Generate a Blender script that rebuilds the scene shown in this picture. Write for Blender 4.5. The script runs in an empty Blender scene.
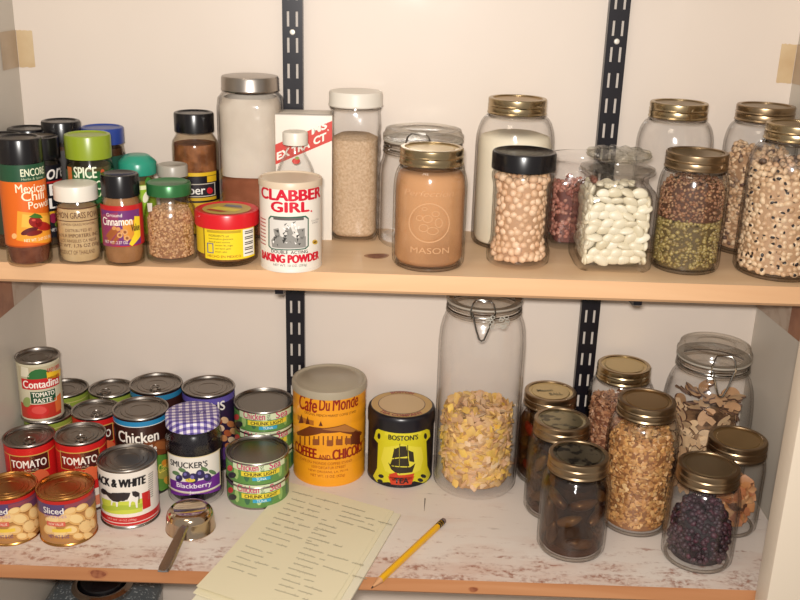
import bpy, bmesh, math, random
from mathutils import Vector, Matrix
random.seed(7)
S = bpy.context.scene
COL = S.collection
PI = math.pi
# ---------------------------------------------------------------- camera, world, light, exposure
F, TH, ROLL, YAW, CH = 961.5, .3315, .0282, .0107, .6702
_f = Vector((-math.sin(YAW)*math.cos(TH), math.cos(YAW)*math.cos(TH), -math.sin(TH)))
_r0 = Vector((math.cos(YAW), math.sin(YAW), 0)); _u0 = _r0.cross(_f)
_r = _r0*math.cos(ROLL) + _u0*math.sin(ROLL); _u = _u0*math.cos(ROLL) - _r0*math.sin(ROLL)
cam = bpy.data.cameras.new('camera'); co = bpy.data.objects.new('camera', cam); COL.objects.link(co)
cam.sensor_width = 36; cam.lens = F/800*36; cam.clip_start = .01
co.matrix_world = Matrix(((_r.x, _u.x, -_f.x, 0), (_r.y, _u.y, -_f.y, 0), (_r.z, _u.z, -_f.z, CH), (0, 0, 0, 1)))
S.camera = co
W = bpy.data.worlds.new('room_light'); S.world = W; W.use_nodes = True
W.node_tree.nodes['Background'].inputs[0].default_value = (1.0, .90, .80, 1)
W.node_tree.nodes['Background'].inputs[1].default_value = .38
fl = bpy.data.lights.new('camera_flash', 'AREA'); fl.shape = 'RECTANGLE'; fl.size = .05; fl.size_y = .03
fl.energy = 14.5; fl.color = (1, .955, .90)
flo = bpy.data.objects.new('camera_flash', fl); COL.objects.link(flo)
flo.location = (-.012, -.01, CH+.035); flo.rotation_euler = (math.radians(90)-TH, 0, 0)
cl = bpy.data.lights.new('overhead_fill', 'AREA'); cl.size = .5; cl.energy = 4; cl.color = (1, .84, .66)  # unseen soft warm fill added overhead for ambient light
clo = bpy.data.objects.new('overhead_fill', cl); COL.objects.link(clo)
clo.location = (-.5, .1, 1.75); clo.rotation_euler = (math.radians(38), 0, math.radians(-20))
S.view_settings.view_transform = 'Standard'; S.view_settings.look = 'None'
S.view_settings.gamma = 1; S.view_settings.exposure = 0.0; S.view_settings.use_curve_mapping = False
S.cycles.transparent_max_bounces = 40; S.cycles.max_bounces = 10
S.cycles.use_denoising = True

# ---------------------------------------------------------------- materials
def lin(c):
    if isinstance(c, str):
        c = [int(c[i:i+2], 16)/255 for i in (0, 2, 4)]
    return tuple((x/12.92 if x <= .04045 else ((x+.055)/1.055)**2.4) for x in c) + (1,)
MC = {}
def mat(name, col='808080', rough=.45, metal=0, spec=.5, coat=0, bump=None, var=None):
    """var=(colour2, scale, low, high): noise mix; bump=(scale, strength)"""
    if name in MC: return MC[name]
    m = bpy.data.materials.new(name); MC[name] = m; m.use_nodes = True
    nt = m.node_tree; b = nt.nodes['Principled BSDF']
    b.inputs['Base Color'].default_value = lin(col); b.inputs['Roughness'].default_value = rough
    b.inputs['Metallic'].default_value = metal; b.inputs['Specular IOR Level'].default_value = spec
    b.inputs['Coat Weight'].default_value = coat; b.inputs['Coat Roughness'].default_value = .08
    if var or bump:
        tc = nt.nodes.new('ShaderNodeTexCoord')
    if var:
        n = nt.nodes.new('ShaderNodeTexNoise'); n.inputs['Scale'].default_value = var[1]; n.inputs['Detail'].default_value = 5
        r = nt.nodes.new('ShaderNodeValToRGB')
        r.color_ramp.elements[0].position = var[2]; r.color_ramp.elements[1].position = var[3]
        r.color_ramp.elements[0].color = lin(col); r.color_ramp.elements[1].color = lin(var[0])
        nt.links.new(tc.outputs['Object'], n.inputs['Vector']); nt.links.new(n.outputs['Fac'], r.inputs['Fac'])
        nt.links.new(r.outputs['Color'], b.inputs['Base Color'])
    if bump:
        n = nt.nodes.new('ShaderNodeTexNoise'); n.inputs['Scale'].default_value = bump[0]; n.inputs['Detail'].default_value = 3
        bp = nt.nodes.new('ShaderNodeBump'); bp.inputs['Strength'].default_value = bump[1]; bp.inputs['Distance'].default_value = .002
        nt.links.new(tc.outputs['Object'], n.inputs['Vector']); nt.links.new(n.outputs['Fac'], bp.inputs['Height'])
        nt.links.new(bp.outputs['Normal'], b.inputs['Normal'])
    return m
def ramp_mat(name, stops, source, rough=.5, spec=.5, bump=None, coat=0):
    """colour by per-piece random value (face attribute) or per-object random"""
    if name in MC: return MC[name]
    m = mat(name, 'ffffff', rough, spec=spec, bump=bump, coat=coat)
    nt = m.node_tree; b = nt.nodes['Principled BSDF']
    if source == 'piece':
        a = nt.nodes.new('ShaderNodeAttribute'); a.attribute_name = 'rnd'; o = a.outputs['Fac']
    else:
        a = nt.nodes.new('ShaderNodeObjectInfo'); o = a.outputs['Random']
    r = nt.nodes.new('ShaderNodeValToRGB'); cr = r.color_ramp
    while len(cr.elements) < len(stops): cr.elements.new(.5)
    for i, c in enumerate(stops):
        cr.elements[i].position = i/(len(stops)-1); cr.elements[i].color = lin(c)
    nt.links.new(o, r.inputs['Fac']); nt.links.new(r.outputs['Color'], b.inputs['Base Color'])
    return m
def glass(name, mid='ffffff', edge='aca7a2', rough=.13, edgep=5.5, refl=.85, base=.03, wave=38, ws=.5):
    if name in MC: return MC[name]
    m = bpy.data.materials.new(name); MC[name] = m; m.use_nodes = True
    nt = m.node_tree; nt.nodes.clear(); N = nt.nodes.new; L = nt.links.new
    out = N('ShaderNodeOutputMaterial'); mx = N('ShaderNodeMixShader'); tr = N('ShaderNodeBsdfTransparent'); gl = N('ShaderNodeBsdfGlossy')
    lw = N('ShaderNodeLayerWeight'); lw.inputs['Blend'].default_value = .5
    tc = N('ShaderNodeTexCoord'); nz = N('ShaderNodeTexNoise'); nz.inputs['Scale'].default_value = wave; bp = N('ShaderNodeBump')
    bp.inputs['Strength'].default_value = ws; bp.inputs['Distance'].default_value = .003
    L(tc.outputs['Object'], nz.inputs['Vector']); L(nz.outputs['Fac'], bp.inputs['Height'])
    L(bp.outputs['Normal'], gl.inputs['Normal'])
    gl.inputs['Roughness'].default_value = rough; gl.inputs['Color'].default_value = (1, 1, 1, 1)
    p = N('ShaderNodeMath'); p.operation = 'POWER'; p.inputs[1].default_value = 4
    L(lw.outputs['Facing'], p.inputs[0])
    ma = N('ShaderNodeMath'); ma.operation = 'MULTIPLY_ADD'; ma.inputs[1].default_value = refl*.5; ma.inputs[2].default_value = base
    L(p.outputs[0], ma.inputs[0]); L(ma.outputs[0], mx.inputs[0])
    p2 = N('ShaderNodeMath'); p2.operation = 'POWER'; p2.inputs[1].default_value = edgep; L(lw.outputs['Facing'], p2.inputs[0])
    mc = N('ShaderNodeMix'); mc.data_type = 'RGBA'
    mc.inputs[6].default_value = lin(mid); mc.inputs[7].default_value = lin(edge)
    L(p2.outputs[0], mc.inputs[0]); L(mc.outputs[2], tr.inputs['Color'])
    L(tr.outputs[0], mx.inputs[1]); L(gl.outputs[0], mx.inputs[2]); L(mx.outputs[0], out.inputs[0])
    return m
GLASS = glass('clear_glass'); THICK = glass('thick_glass', 'f6f4f1', 'a8a49e', edgep=1.8)
PLAST = glass('clear_plastic', 'f8f5f0', 'c0bab2', rough=.12, refl=.6)
TIN = mat('tin', '9a938c', .3, 1, bump=(60, .05)); TINTOP = mat('tin_top', '8a837c', .34, 1, bump=(50, .08))
BRASS = mat('gold_band', 'ae9a78', .27, 1, bump=(90, .06)); BRASSD = mat('worn_band', '9a8468', .32, 1, bump=(90, .06))
LIDW = mat('lid_gold', 'c2ad7e', .3, 1); LIDT = mat('lid_tan', 'a88c60', .38, .9); LIDG = mat('lid_bronze', '8d7a5c', .4, .9, bump=(70, .1))
GOLDTIN = mat('gold_tin', 'c08c4c', .25, 1, bump=(60, .05))
STEEL = mat('polished_steel', 'cdc6be', .14, 1); WIRE = mat('wire', '8c8780', .25, 1)
BLKP = mat('black_plastic', '110f12', .25); WHTP = mat('white_plastic', 'dcd4c6', .35); REDP = mat('red_plastic', 'c8141e', .3)
GRNP = mat('lime_plastic', '8a9c28', .3); BLUP = mat('blue_plastic', '2a428e', .3); TEALP = mat('teal_plastic', '2a8f76', .3)
DGRN = mat('green_lid', '2e6b3a', .3, .3); GREYP = mat('grey_translucent_lid', 'a39c90', .35)
def C(h, rough=.38): return mat('ink_' + h + ('' if rough == .38 else '_%d' % (rough*100)), h, rough)

# ---------------------------------------------------------------- mesh helpers
def finish(bm, name, mats, parent=None, smooth=True, angle=38):
    bmesh.ops.recalc_face_normals(bm, faces=bm.faces)
    if smooth:
        for f in bm.faces: f.smooth = True
        lim = math.radians(angle)
        for e in bm.edges:
            if len(e.link_faces) == 2 and e.calc_face_angle(0) > lim: e.smooth = False
    me = bpy.data.meshes.new(name); bm.to_mesh(me); bm.free()
    for m in (mats if isinstance(mats, (list, tuple)) else [mats]): me.materials.append(m)
    o = bpy.data.objects.new(name, me); COL.objects.link(o)
    if parent: o.parent = parent
    return o
def thing(name, label, cat, loc=(0, 0, 0), rz=0, group=None):
    o = bpy.data.objects.new(name, None); COL.objects.link(o); o.location = loc; o.rotation_euler = (0, 0, rz)
    o.empty_display_size = .02
    return tag(o, label, cat, group)
def tag(o, label, cat, group=None, kind=None):
    o['label'] = label
    o['category'] = cat
    if group: o['group'] = group
    if kind: o['kind'] = kind
    return o
def lathe(bm, prof, seg=48, n=2, mi=0, closed=False, cx=0, cy=0, z0=0):
    """prof: (r, z) or (r, z, n) with n the superellipse exponent"""
    rings = []
    for p in prof:
        r, z = p[0], p[1]; e = p[2] if len(p) > 2 else n
        if r < 1e-6:
            rings.append([bm.verts.new((cx, cy, z+z0))]); continue
        row = []
        for i in range(seg):
            a = 2*PI*(i+.5)/seg; c, s = math.cos(a), math.sin(a)
            k = 1 if e == 2 else 1/((abs(c)**e+abs(s)**e)**(1/e))
            row.append(bm.verts.new((cx+r*k*c, cy+r*k*s, z+z0)))
        rings.append(row)
    prs = list(zip(rings, rings[1:])) + ([(rings[-1], rings[0])] if closed else [])
    for a, b in prs:
        if len(a) == 1 and len(b) == 1: continue
        for i in range(seg):
            j = (i+1) % seg
            if len(a) == 1: f = bm.faces.new((a[0], b[j], b[i]))
            elif len(b) == 1: f = bm.faces.new((a[i], a[j], b[0]))
            else: f = bm.faces.new((a[i], a[j], b[j], b[i]))
            f.material_index = mi
    return rings
def box(bm, x0, x1, y0, y1, z0, z1, mi=0, bev=0):
    vs = [bm.verts.new((x, y, z)) for x in (x0, x1) for y in (y0, y1) for z in (z0, z1)]
    fs = [bm.faces.new([vs[i] for i in q]) for q in ((0, 1, 3, 2), (4, 6, 7, 5), (0, 4, 5, 1), (2, 3, 7, 6), (0, 2, 6, 4), (1, 5, 7, 3))]
    for f in fs: f.material_index = mi
    if bev:
        es = list({e for f in fs for e in f.edges})
        bmesh.ops.bevel(bm, geom=es, offset=bev, segments=2, affect='EDGES', profile=.6)
def tube(bm, pts, r, seg=8, mi=0, closed=False):
    pts = [Vector(p) for p in pts]; n = len(pts); rows = []; up = None
    for i, p in enumerate(pts):
        a = pts[i-1] if (i or closed) else pts[i]; b = pts[(i+1) % n] if (i < n-1 or closed) else pts[i]
        t = (b-a).normalized()
        if up is None:
            up = t.orthogonal().normalized()
        up = (up - t*up.dot(t)).normalized(); s = t.cross(up)
        rr = r[i] if isinstance(r, (list, tuple)) else r
        rows.append([bm.verts.new(p + (up*math.cos(2*PI*k/seg)+s*math.sin(2*PI*k/seg))*rr) for k in range(seg)])
    for i in range(n if closed else n-1):
        A, B = rows[i], rows[(i+1) % n]
        for k in range(seg):
            f = bm.faces.new((A[k], A[(k+1) % seg], B[(k+1) % seg], B[k])); f.material_index = mi
    if not closed:
        bm.faces.new(rows[0][::-1]).material_index = mi; bm.faces.new(rows[-1]).material_index = mi
def circle(r, z, n=40, cx=0, cy=0): return [(cx+r*math.cos(2*PI*i/n), cy+r*math.sin(2*PI*i/n), z) for i in range(n)]
def rot_rand():
    return Matrix.Rotation(random.uniform(0, 6.28), 3, 'Z') @ Matrix.Rotation(random.uniform(0, 3.14), 3, 'X') @ Matrix.Rotation(random.uniform(0, 6.28), 3, 'Z')

# ---------------------------------------------------------------- label artwork, wrapped on its can or jar
def pix_ray(x, y): return _f + _r*((x-400)/F) - _u*((y-300)/F)
TXT = {}
def text_mesh(s, bold=0., shear=0.):
    k = (s, bold, shear)
    if k in TXT: return TXT[k]
    cu = bpy.data.curves.new('t', 'FONT'); cu.body = s; cu.size = 1; cu.offset = bold; cu.shear = shear; cu.resolution_u = 3
    cu.fill_mode = 'BOTH' if hasattr(cu, 'fill_mode') else cu.fill_mode
    o = bpy.data.objects.new('t', cu); COL.objects.link(o)
    bpy.context.view_layer.update()
    me = o.evaluated_get(bpy.context.evaluated_depsgraph_get()).to_mesh()
    V = [(v.co.x, v.co.y) for v in me.vertices]; P = [tuple(p.vertices) for p in me.polygons]
    bpy.data.objects.remove(o); bpy.data.curves.remove(cu)
    TXT[k] = (V, P); return TXT[k]
class Art:
    def __init__(s, X, Y, r, z0, zb=0):
        s.X, s.Y, s.r, s.z0 = X, Y, r, z0; s.bm = bmesh.new(); s.mats = []; s.lay = 1; s.dx = 0
        s.a0 = math.atan2(-Y, -X)          # the side that faces the room
        q = Vector((X, Y, z0+.05-CH)); s.xc = 400 + F*q.dot(_r)/q.dot(_f)
    def pc(s, x): s.dx = s.xc-x; return s      # centre of this thing's label as measured
    def mi(s, m):
        if isinstance(m, str): m = C(m)
        if m not in s.mats: s.mats.append(m)
        return s.mats.index(m)
    def at(s, x, y):
        d = pix_ray(x+s.dx, y); a = d.x**2+d.y**2; b = -2*(d.x*s.X+d.y*s.Y); c = s.X**2+s.Y**2-s.r**2
        q = b*b-4*a*c
        t = (-b-math.sqrt(q))/(2*a) if q > 0 else -b/(2*a)
        px, py, pz = d.x*t, d.y*t, CH+d.z*t
        an = math.atan2(py-s.Y, px-s.X)-s.a0
        an = (an+PI) % (2*PI)-PI
        return an*s.r, pz-s.z0
    def put(s, V, P, m, lay=None):
        i = s.mi(m); lay = s.lay if lay is None else lay
        b = bmesh.new(); vs = [b.verts.new((x, y, 0)) for x, y in V]
        for p in P:
            try: b.faces.new([vs[k] for k in p])
            except ValueError: pass
        if not b.faces: b.free(); return
        us = [v[0] for v in V]; lo, hi = min(us), max(us); st = max(s.r*.075, .0012)
        if hi-lo > st:
            if any(len(f.verts) > 4 for f in b.faces): bmesh.ops.triangulate(b, faces=b.faces[:])
            k = math.floor(lo/st)+1
            while k*st < hi:
                bmesh.ops.bisect_plane(b, geom=b.verts[:]+b.edges[:]+b.faces[:], plane_co=(k*st, 0, 0), plane_no=(1, 0, 0), dist=1e-7); k += 1
        R = s.r+lay*.00013+.0001; mp = {}
        for v in b.verts:
            a = s.a0+v.co.x/s.r
            mp[v] = s.bm.verts.new((R*math.cos(a), R*math.sin(a), v.co.y))
        for f in b.faces:
            q = [mp[v] for v in f.verts]; nf = s.bm.faces.new(q); nf.material_index = i
            nf.normal_update(); c = nf.calc_center_median()
            if nf.normal.x*c.x+nf.normal.y*c.y < 0: nf.normal_flip()
        b.free()
    def v(s, y): return s.at(s.xc-s.dx, y)[1]
    def band(s, yt, yb, m, lay=0, z=None):
        v1, v0 = (s.v(yt), s.v(yb)) if z is None else z
        n = 40; h = PI*s.r
        for k in range(2):
            s.put([(-h+h*k, v0), (h*k, v0), (h*k, v1), (-h+h*k, v1)], [(0, 1, 2, 3)], m, lay)
    def rect(s, x0, x1, yt, yb, m, lay=1):
        v1, v0 = s.v(yt), s.v(yb); u0 = s.at(x0, (yt+yb)/2)[0]; u1 = s.at(x1, (yt+yb)/2)[0]
        s.put([(u0, v0), (u1, v0), (u1, v1), (u0, v1)], [(0, 1, 2, 3)], m, lay)
    def frame(s, x0, x1, yt, yb, w, m, lay=2):
        s.rect(x0, x1, yt, yt+w, m, lay); s.rect(x0, x1, yb-w, yb, m, lay); s.rect(x0, x0+w, yt, yb, m, lay); s.rect(x1-w, x1, yt, yb, m, lay)
    def poly(s, pts, m, lay=2):
        V = [s.at(*p) for p in pts]; s.put(V, [tuple(range(len(V)))], m, lay)
    def oval(s, x, y, a, b, m, lay=2, rot=0, n=16):
        s.poly([(x+a*math.cos(t)*math.cos(rot)-b*math.sin(t)*math.sin(rot), y+a*math.cos(t)*math.sin(rot)+b*math.sin(t)*math.cos(rot)) for t in [2*PI*k/n for k in range(n)]], m, lay)
    def text(s, t, x0, x1, yt, yb, m, lay=4, bold=.0, shear=0., slope=0.):
        V, P = text_mesh(t, 0., shear)
        xs = [p[0] for p in V]; ys = [p[1] for p in V]; a, b, c, d = min(xs), max(xs), min(ys), max(ys)
        v1, v0 = s.v(yt), s.v(yb); u0 = s.at(x0, (yt+yb)/2)[0]; u1 = s.at(x1, (yt+yb)/2)[0]
        w = bold*(v1-v0)*1.1
        for k, (ou, ov) in enumerate(((0, 0),) if bold <= 0 else ((-w, 0), (w, 0), (0, w*.5), (0, -w*.5))):
            s.put([(u0+(p[0]-a)/(b-a)*(u1-u0)+ou, v0+(p[1]-c)/(d-c)*(v1-v0)+slope*(p[0]-a)/(b-a)+ov) for p in V], P, m, lay+k*.05)
    def done(s, parent, name='label'):
        me = bpy.data.meshes.new(name); s.bm.to_mesh(me); s.bm.free()
        for m in s.mats: me.materials.append(m)
        for p in me.polygons: p.use_smooth = True
        o = bpy.data.objects.new(name, me); COL.objects.link(o); o.parent = parent
        return o

# ---------------------------------------------------------------- the setting
YW, XL, XR = 1.257, -.512, .4775
ZU = .3388; YFU = 1.0524; YFL = .9528
def paint_wall(name, col, rough, scale=3):
    m = mat(name, col, rough, spec=.45, coat=.25)
    nt = m.node_tree; b = nt.nodes['Principled BSDF']; tc = nt.nodes.new('ShaderNodeTexCoord')
    b.inputs['Coat Roughness'].default_value = .1
    n = nt.nodes.new('ShaderNodeTexNoise'); n.inputs['Scale'].default_value = scale; n.inputs['Detail'].default_value = 6
    r = nt.nodes.new('ShaderNodeValToRGB'); r.color_ramp.elements[0].position = .3; r.color_ramp.elements[1].position = .75
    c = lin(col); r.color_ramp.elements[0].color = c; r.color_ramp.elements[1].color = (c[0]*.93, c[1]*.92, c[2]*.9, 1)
    nt.links.new(tc.outputs['Object'], n.inputs['Vector']); nt.links.new(n.outputs['Fac'], r.inputs['Fac']); nt.links.new(r.outputs['Color'], b.inputs['Base Color'])
    n2 = nt.nodes.new('ShaderNodeTexNoise'); n2.inputs['Scale'].default_value = 9; n2.inputs['Detail'].default_value = 2
    bp = nt.nodes.new('ShaderNodeBump'); bp.inputs['Strength'].default_value = .35; bp.inputs['Distance'].default_value = .004
    nt.links.new(tc.outputs['Object'], n2.inputs['Vector']); nt.links.new(n2.outputs['Fac'], bp.inputs['Height'])
    nt.links.new(bp.outputs['Normal'], b.inputs['Coat Normal'])
    return m
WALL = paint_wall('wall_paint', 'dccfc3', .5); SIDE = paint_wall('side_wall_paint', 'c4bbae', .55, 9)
def wall(name, x0, x1, y0, y1, z0, z1, m):
    bm = bmesh.new(); box(bm, x0, x1, y0, y1, z0, z1); o = finish(bm, name, m, smooth=False); o['kind'] = 'structure'; return o
wall('wall_back', XL-.05, XR+.1, YW, YW+.05, -.8, 1.1, WALL)
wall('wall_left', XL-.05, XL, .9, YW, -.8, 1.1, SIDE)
bm = bmesh.new()
vs = [bm.verts.new(p) for z in (-.8, 1.1) for p in ((XR, YW, z), (XR+.025, .93, z), (XR+.08, .93, z), (XR+.08, YW, z))]
for q in ((0, 1, 2, 3), (4, 7, 6, 5), (0, 4, 5, 1), (1, 5, 6, 2), (2, 6, 7, 3), (3, 7, 4, 0)): bm.faces.new([vs[i] for i in q])
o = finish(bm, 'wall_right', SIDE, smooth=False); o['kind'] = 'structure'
wall('floor', XL-.05, XR+.1, -.3, YW+.05, -.85, -.8, mat('floor_boards', '7a5a40', .5, var=('5c4030', 12, .4, .6)))
# the door jamb on the right
bm = bmesh.new(); box(bm, .4095, .56, .915, .948, -.8, 1.1, bev=.002)
o = finish(bm, 'trim_1', mat('jamb_paint', 'd9cab6', .4, spec=.4)); o['kind'] = 'structure'

# wood
def wood(name, c1, c2, c3, grain=1.0, rough=.45):
    m = bpy.data.materials.new(name); m.use_nodes = True; nt = m.node_tree; b = nt.nodes['Principled BSDF']
    N = nt.nodes.new; L = nt.links.new
    tc = N('ShaderNodeTexCoord'); mp = N('ShaderNodeMapping'); mp.inputs['Scale'].default_value = (2.2, 34*grain, 34*grain)
    n = N('ShaderNodeTexNoise'); n.inputs['Scale'].default_value = 1.2; n.inputs['Detail'].default_value = 7; n.inputs['Distortion'].default_value = .6
    r = N('ShaderNodeValToRGB'); e = r.color_ramp.elements; e[0].position = .3; e[1].position = .72; e[0].color = lin(c1); e[1].color = lin(c2)
    k = e.new(.5); k.color = lin(c3)
    L(tc.outputs['Object'], mp.inputs['Vector']); L(mp.outputs[0], n.inputs['Vector']); L(n.outputs['Fac'], r.inputs['Fac']); L(r.outputs[0], b.inputs['Base Color'])
    b.inputs['Roughness'].default_value = rough; b.inputs['Specular IOR Level'].default_value = .3
    return m
WOODU = wood('pine_top', 'e4c6a2', 'd4b08a', 'dcbc96', .5); WOODF = wood('pine_front', 'e2b88e', 'd2a47a', 'dcb086', .7)
WOODL = wood('lower_front', 'c48c62', 'aa7048', 'b87e54', .8)
# worn white paint on the lower shelf
m = bpy.data.materials.new('worn_white_paint'); m.use_nodes = True; WORN = m; nt = m.node_tree; b = nt.nodes['Principled BSDF']; N = nt.nodes.new; L = nt.links.new
tc = N('ShaderNodeTexCoord')
def noise(scale, vec=None, detail=8, sc=None):
    n = N('ShaderNodeTexNoise'); n.inputs['Scale'].default_value = scale; n.inputs['Detail'].default_value = detail; n.inputs['Roughness'].default_value = .65
    if sc:
        mp = N('ShaderNodeMapping'); mp.inputs['Scale'].default_value = sc; L(tc.outputs['Object'], mp.inputs['Vector']); L(mp.outputs[0], n.inputs['Vector'])
    else: L(tc.outputs['Object'], n.inputs['Vector'])
    return n.outputs['Fac']
def ramp(src, stops):
    r = N('ShaderNodeValToRGB'); e = r.color_ramp.elements
    while len(e) < len(stops): e.new(.5)
    for i, (p, c) in enumerate(stops): e[i].position = p; e[i].color = lin(c) if isinstance(c, str) else (c, c, c, 1)
    L(src, r.inputs['Fac']); return r.outputs['Color']
def math_(op, a, b_):
    k = N('ShaderNodeMath'); k.operation = op
    for i, q in enumerate((a, b_)):
        if isinstance(q, (int, float)): k.inputs[i].default_value = q
        else: L(q, k.inputs[i])
    return k.outputs[0]
def mix(f, a, c):
    k = N('ShaderNodeMix'); k.data_type = 'RGBA'; L(f, k.inputs[0])
    for i, q in ((6, a), (7, c)):
        if isinstance(q, str): k.inputs[i].default_value = lin(q)
        else: L(q, k.inputs[i])
    return k.outputs[2]
sp = N('ShaderNodeSeparateXYZ'); L(tc.outputs['Object'], sp.inputs[0])
front = N('ShaderNodeMapRange'); front.inputs[1].default_value = YFL; front.inputs[2].default_value = YFL+.11; front.inputs[3].default_value = .13; front.inputs[4].default_value = -.05
L(sp.outputs['Y'], front.inputs[0])
w1 = ramp(math_('ADD', noise(1, sc=(26, 80, 30), detail=10), front.outputs[0]), [(.555, 0.), (.68, .9)])
w2 = ramp(noise(150, sc=None, detail=4), [(.42, 0.), (.60, 1.)])
wear = math_('MULTIPLY', w1, w2)
stain = ramp(math_('ADD', noise(1, sc=(5, 16, 10)), front.outputs[0]), [(.50, 0.), (.74, .55)])
scr = ramp(noise(1, sc=(20, 160, 60), detail=3), [(.68, 0.), (.74, .6)])
base = mix(stain, 'd9cdc2', 'c39c88')
base = mix(scr, base, '8c7a70'); base = mix(wear, base, '94604c')
L(base, b.inputs['Base Color']); b.inputs['Roughness'].default_value = .45; b.inputs['Specular IOR Level'].default_value = .35

def shelf(name, label, x0, x1, y0, y1, z1, th, mt, mf, knot=None):
    t = thing('wooden_shelf', label, 'shelf')
    bm = bmesh.new()
    ch = .004
    prof = [(y0, z1), (y1, z1), (y1, z1-th), (y0+ch, z1-th), (y0, z1-th+ch)]
    a = [bm.verts.new((x0, p[0], p[1])) for p in prof]; c = [bm.verts.new((x1, p[0], p[1])) for p in prof]
    bm.faces.new(a); bm.faces.new(c[::-1])
    for i in range(5):
        j = (i+1) % 5; f = bm.faces.new((a[i], c[i], c[j], a[j])); f.material_index = 0 if i == 0 else 1
    finish(bm, 'board', [mt, mf], t, smooth=False)
    return t
ush = shelf('u', 'upper bare pine shelf board with the spice bottles and dry goods jars on it', XL+.0005, XR+.003, YFU, YW-.001, ZU, .0245, WOODU, WOODF)
shelf('l', 'lower wooden shelf with worn white paint and a bare brown front edge', XL+.0005, XR+.001, YFL, YW-.001, 0, .0215, WORN, WOODL)
# knots in the boards
KN = mat('knot', '8e6048', .5, var=('744530', 120, .35, .65)); KN2 = mat('knot_rim', 'a87a58', .5)
def knot(parent, x, y, z, a, b_, flat=True, rot=0):
    bm = bmesh.new()
    for k, (s, dz, mi) in enumerate(((1, .00008, 1), (.78, .00016, 0))):
        vs = []
        for i in range(22):
            t = 2*PI*i/22; w = 1+.08*math.sin(3*t+k); p, q = a*s*w*math.cos(t), b_*s*w*math.sin(t)
            p, q = p*math.cos(rot)-q*math.sin(rot), p*math.sin(rot)+q*math.cos(rot)
            vs.append(bm.verts.new((x+p, y+q, z+dz) if flat else (x+p, y-dz, z+q)))
        bm.faces.new(vs).material_index = mi
    finish(bm, 'knot', [KN, KN2], parent, smooth=False)
knot(ush, -.0416, 1.1247, ZU, .0155, .0115, rot=.3)
lsh = [o for o in COL.objects if o.get('label', '').startswith('lower wooden')][0]
KN = mat('front_knot', '9c6040', .5, var=('84482e', 150, .4, .6)); KN2 = mat('front_knot_rim', 'ac7048', .5)
knot(lsh, -.3545, YFL, -.0085, .012, .0068, False); knot(lsh, -.482, YFL, -.010, .011, .0066, False); knot(lsh, .085, YFL, -.012, .006, .004, False)

# cleats under the upper shelf on both side walls, bare wood and partly painted
CLW = mat('bare_cleat', '9a6a4e', .5, var=('84563e', 30, .4, .6)); CLP = mat('painted_cleat', 'b3a08e', .5, var=('9c8470', 40, .45, .7))
for sx, lab in ((0, 'wooden cleat under the upper shelf on the left side wall'), (1, 'wooden cleat under the upper shelf on the right side wall, half painted over')):
    bm = bmesh.new(); ys = 1.06 if sx else 1.0; sp_ = 1.155 if sx else 1.16
    def cx(y): return XR+(YW-y)*.0765-.0005 if sx else XL+.0005
    for (ya, yb, mi) in ((1.056, sp_, 0), (sp_, YW-.001, 1)):
        w = -.002 if sx else .002
        v = [bm.verts.new((cx(y)+d, y, z)) for y in (ya, yb) for d in (0, w) for z in (.2455, .3135)]
        for q in ((0, 1, 3, 2), (4, 6, 7, 5), (0, 4, 5, 1), (2, 3, 7, 6), (0, 2, 6, 4), (1, 5, 7, 3)): bm.faces.new([v[i] for i in q]).material_index = mi
    tag(finish(bm, 'shelf_cleat', [CLW, CLP], smooth=False), lab, 'cleat', 'side wall cleats')
# yellowed tape patches in the two corners
TP = mat('old_tape', 'ccb48e', .5, var=('bea078', 25, .3, .7)); TP2 = mat('old_tape_thin', 'b9a48c', .5, var=('a8927a', 25, .3, .7))
def tape(x0, x1, z0, z1, side, ylen, lab):
    bm = bmesh.new(); n = 8
    xs = [x0+(x1-x0)*i/n for i in range(n+1)]
    out = [(x, YW-.0006) for x in xs]
    rag = lambda i: random.uniform(-.0007, .0007)
    tp = [bm.verts.new((p[0], p[1], z1+rag(i))) for i, p in enumerate(out)]; bt = [bm.verts.new((p[0], p[1], z0+rag(i))) for i, p in enumerate(out)]
    tb = [bm.verts.new((p[0], YW+.0, v.co.z)) for p, v in zip(out, tp)]; bb = [bm.verts.new((p[0], YW, v.co.z)) for p, v in zip(out, bt)]
    for i in range(n):
        bm.faces.new((tp[i], tp[i+1], bt[i+1], bt[i])); bm.faces.new((tb[i], tb[i+1], tp[i+1], tp[i])); bm.faces.new((bt[i], bt[i+1], bb[i+1], bb[i]))
    bm.faces.new((tp[0], bt[0], bb[0], tb[0])); bm.faces.new((tp[-1], tb[-1], bb[-1], bt[-1]))
    xw = XL+.0006 if side < 0 else XR+.0002
    def xs_(y): return xw if side < 0 else XR+(YW-y)*.0765-.0006
    ya, yb = YW-ylen, YW-.0006
    v = [bm.verts.new(p) for p in ((xs_(ya), ya, z1), (xs_(yb), yb, z1), (xs_(yb), yb, z0), (xs_(ya), ya, z0))]
    bm.faces.new(v).material_index = 1
    tag(finish(bm, 'tape_patch', [TP, TP2], smooth=False), lab, 'tape')
tape(XL+.001, -.4905, .538, .584, -1, .05, 'yellowed tape patch in the upper left wall corner')
tape(.4572, XR-.001, .546, .594, 1, .05, 'yellowed tape patch in the upper right wall corner')

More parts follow.
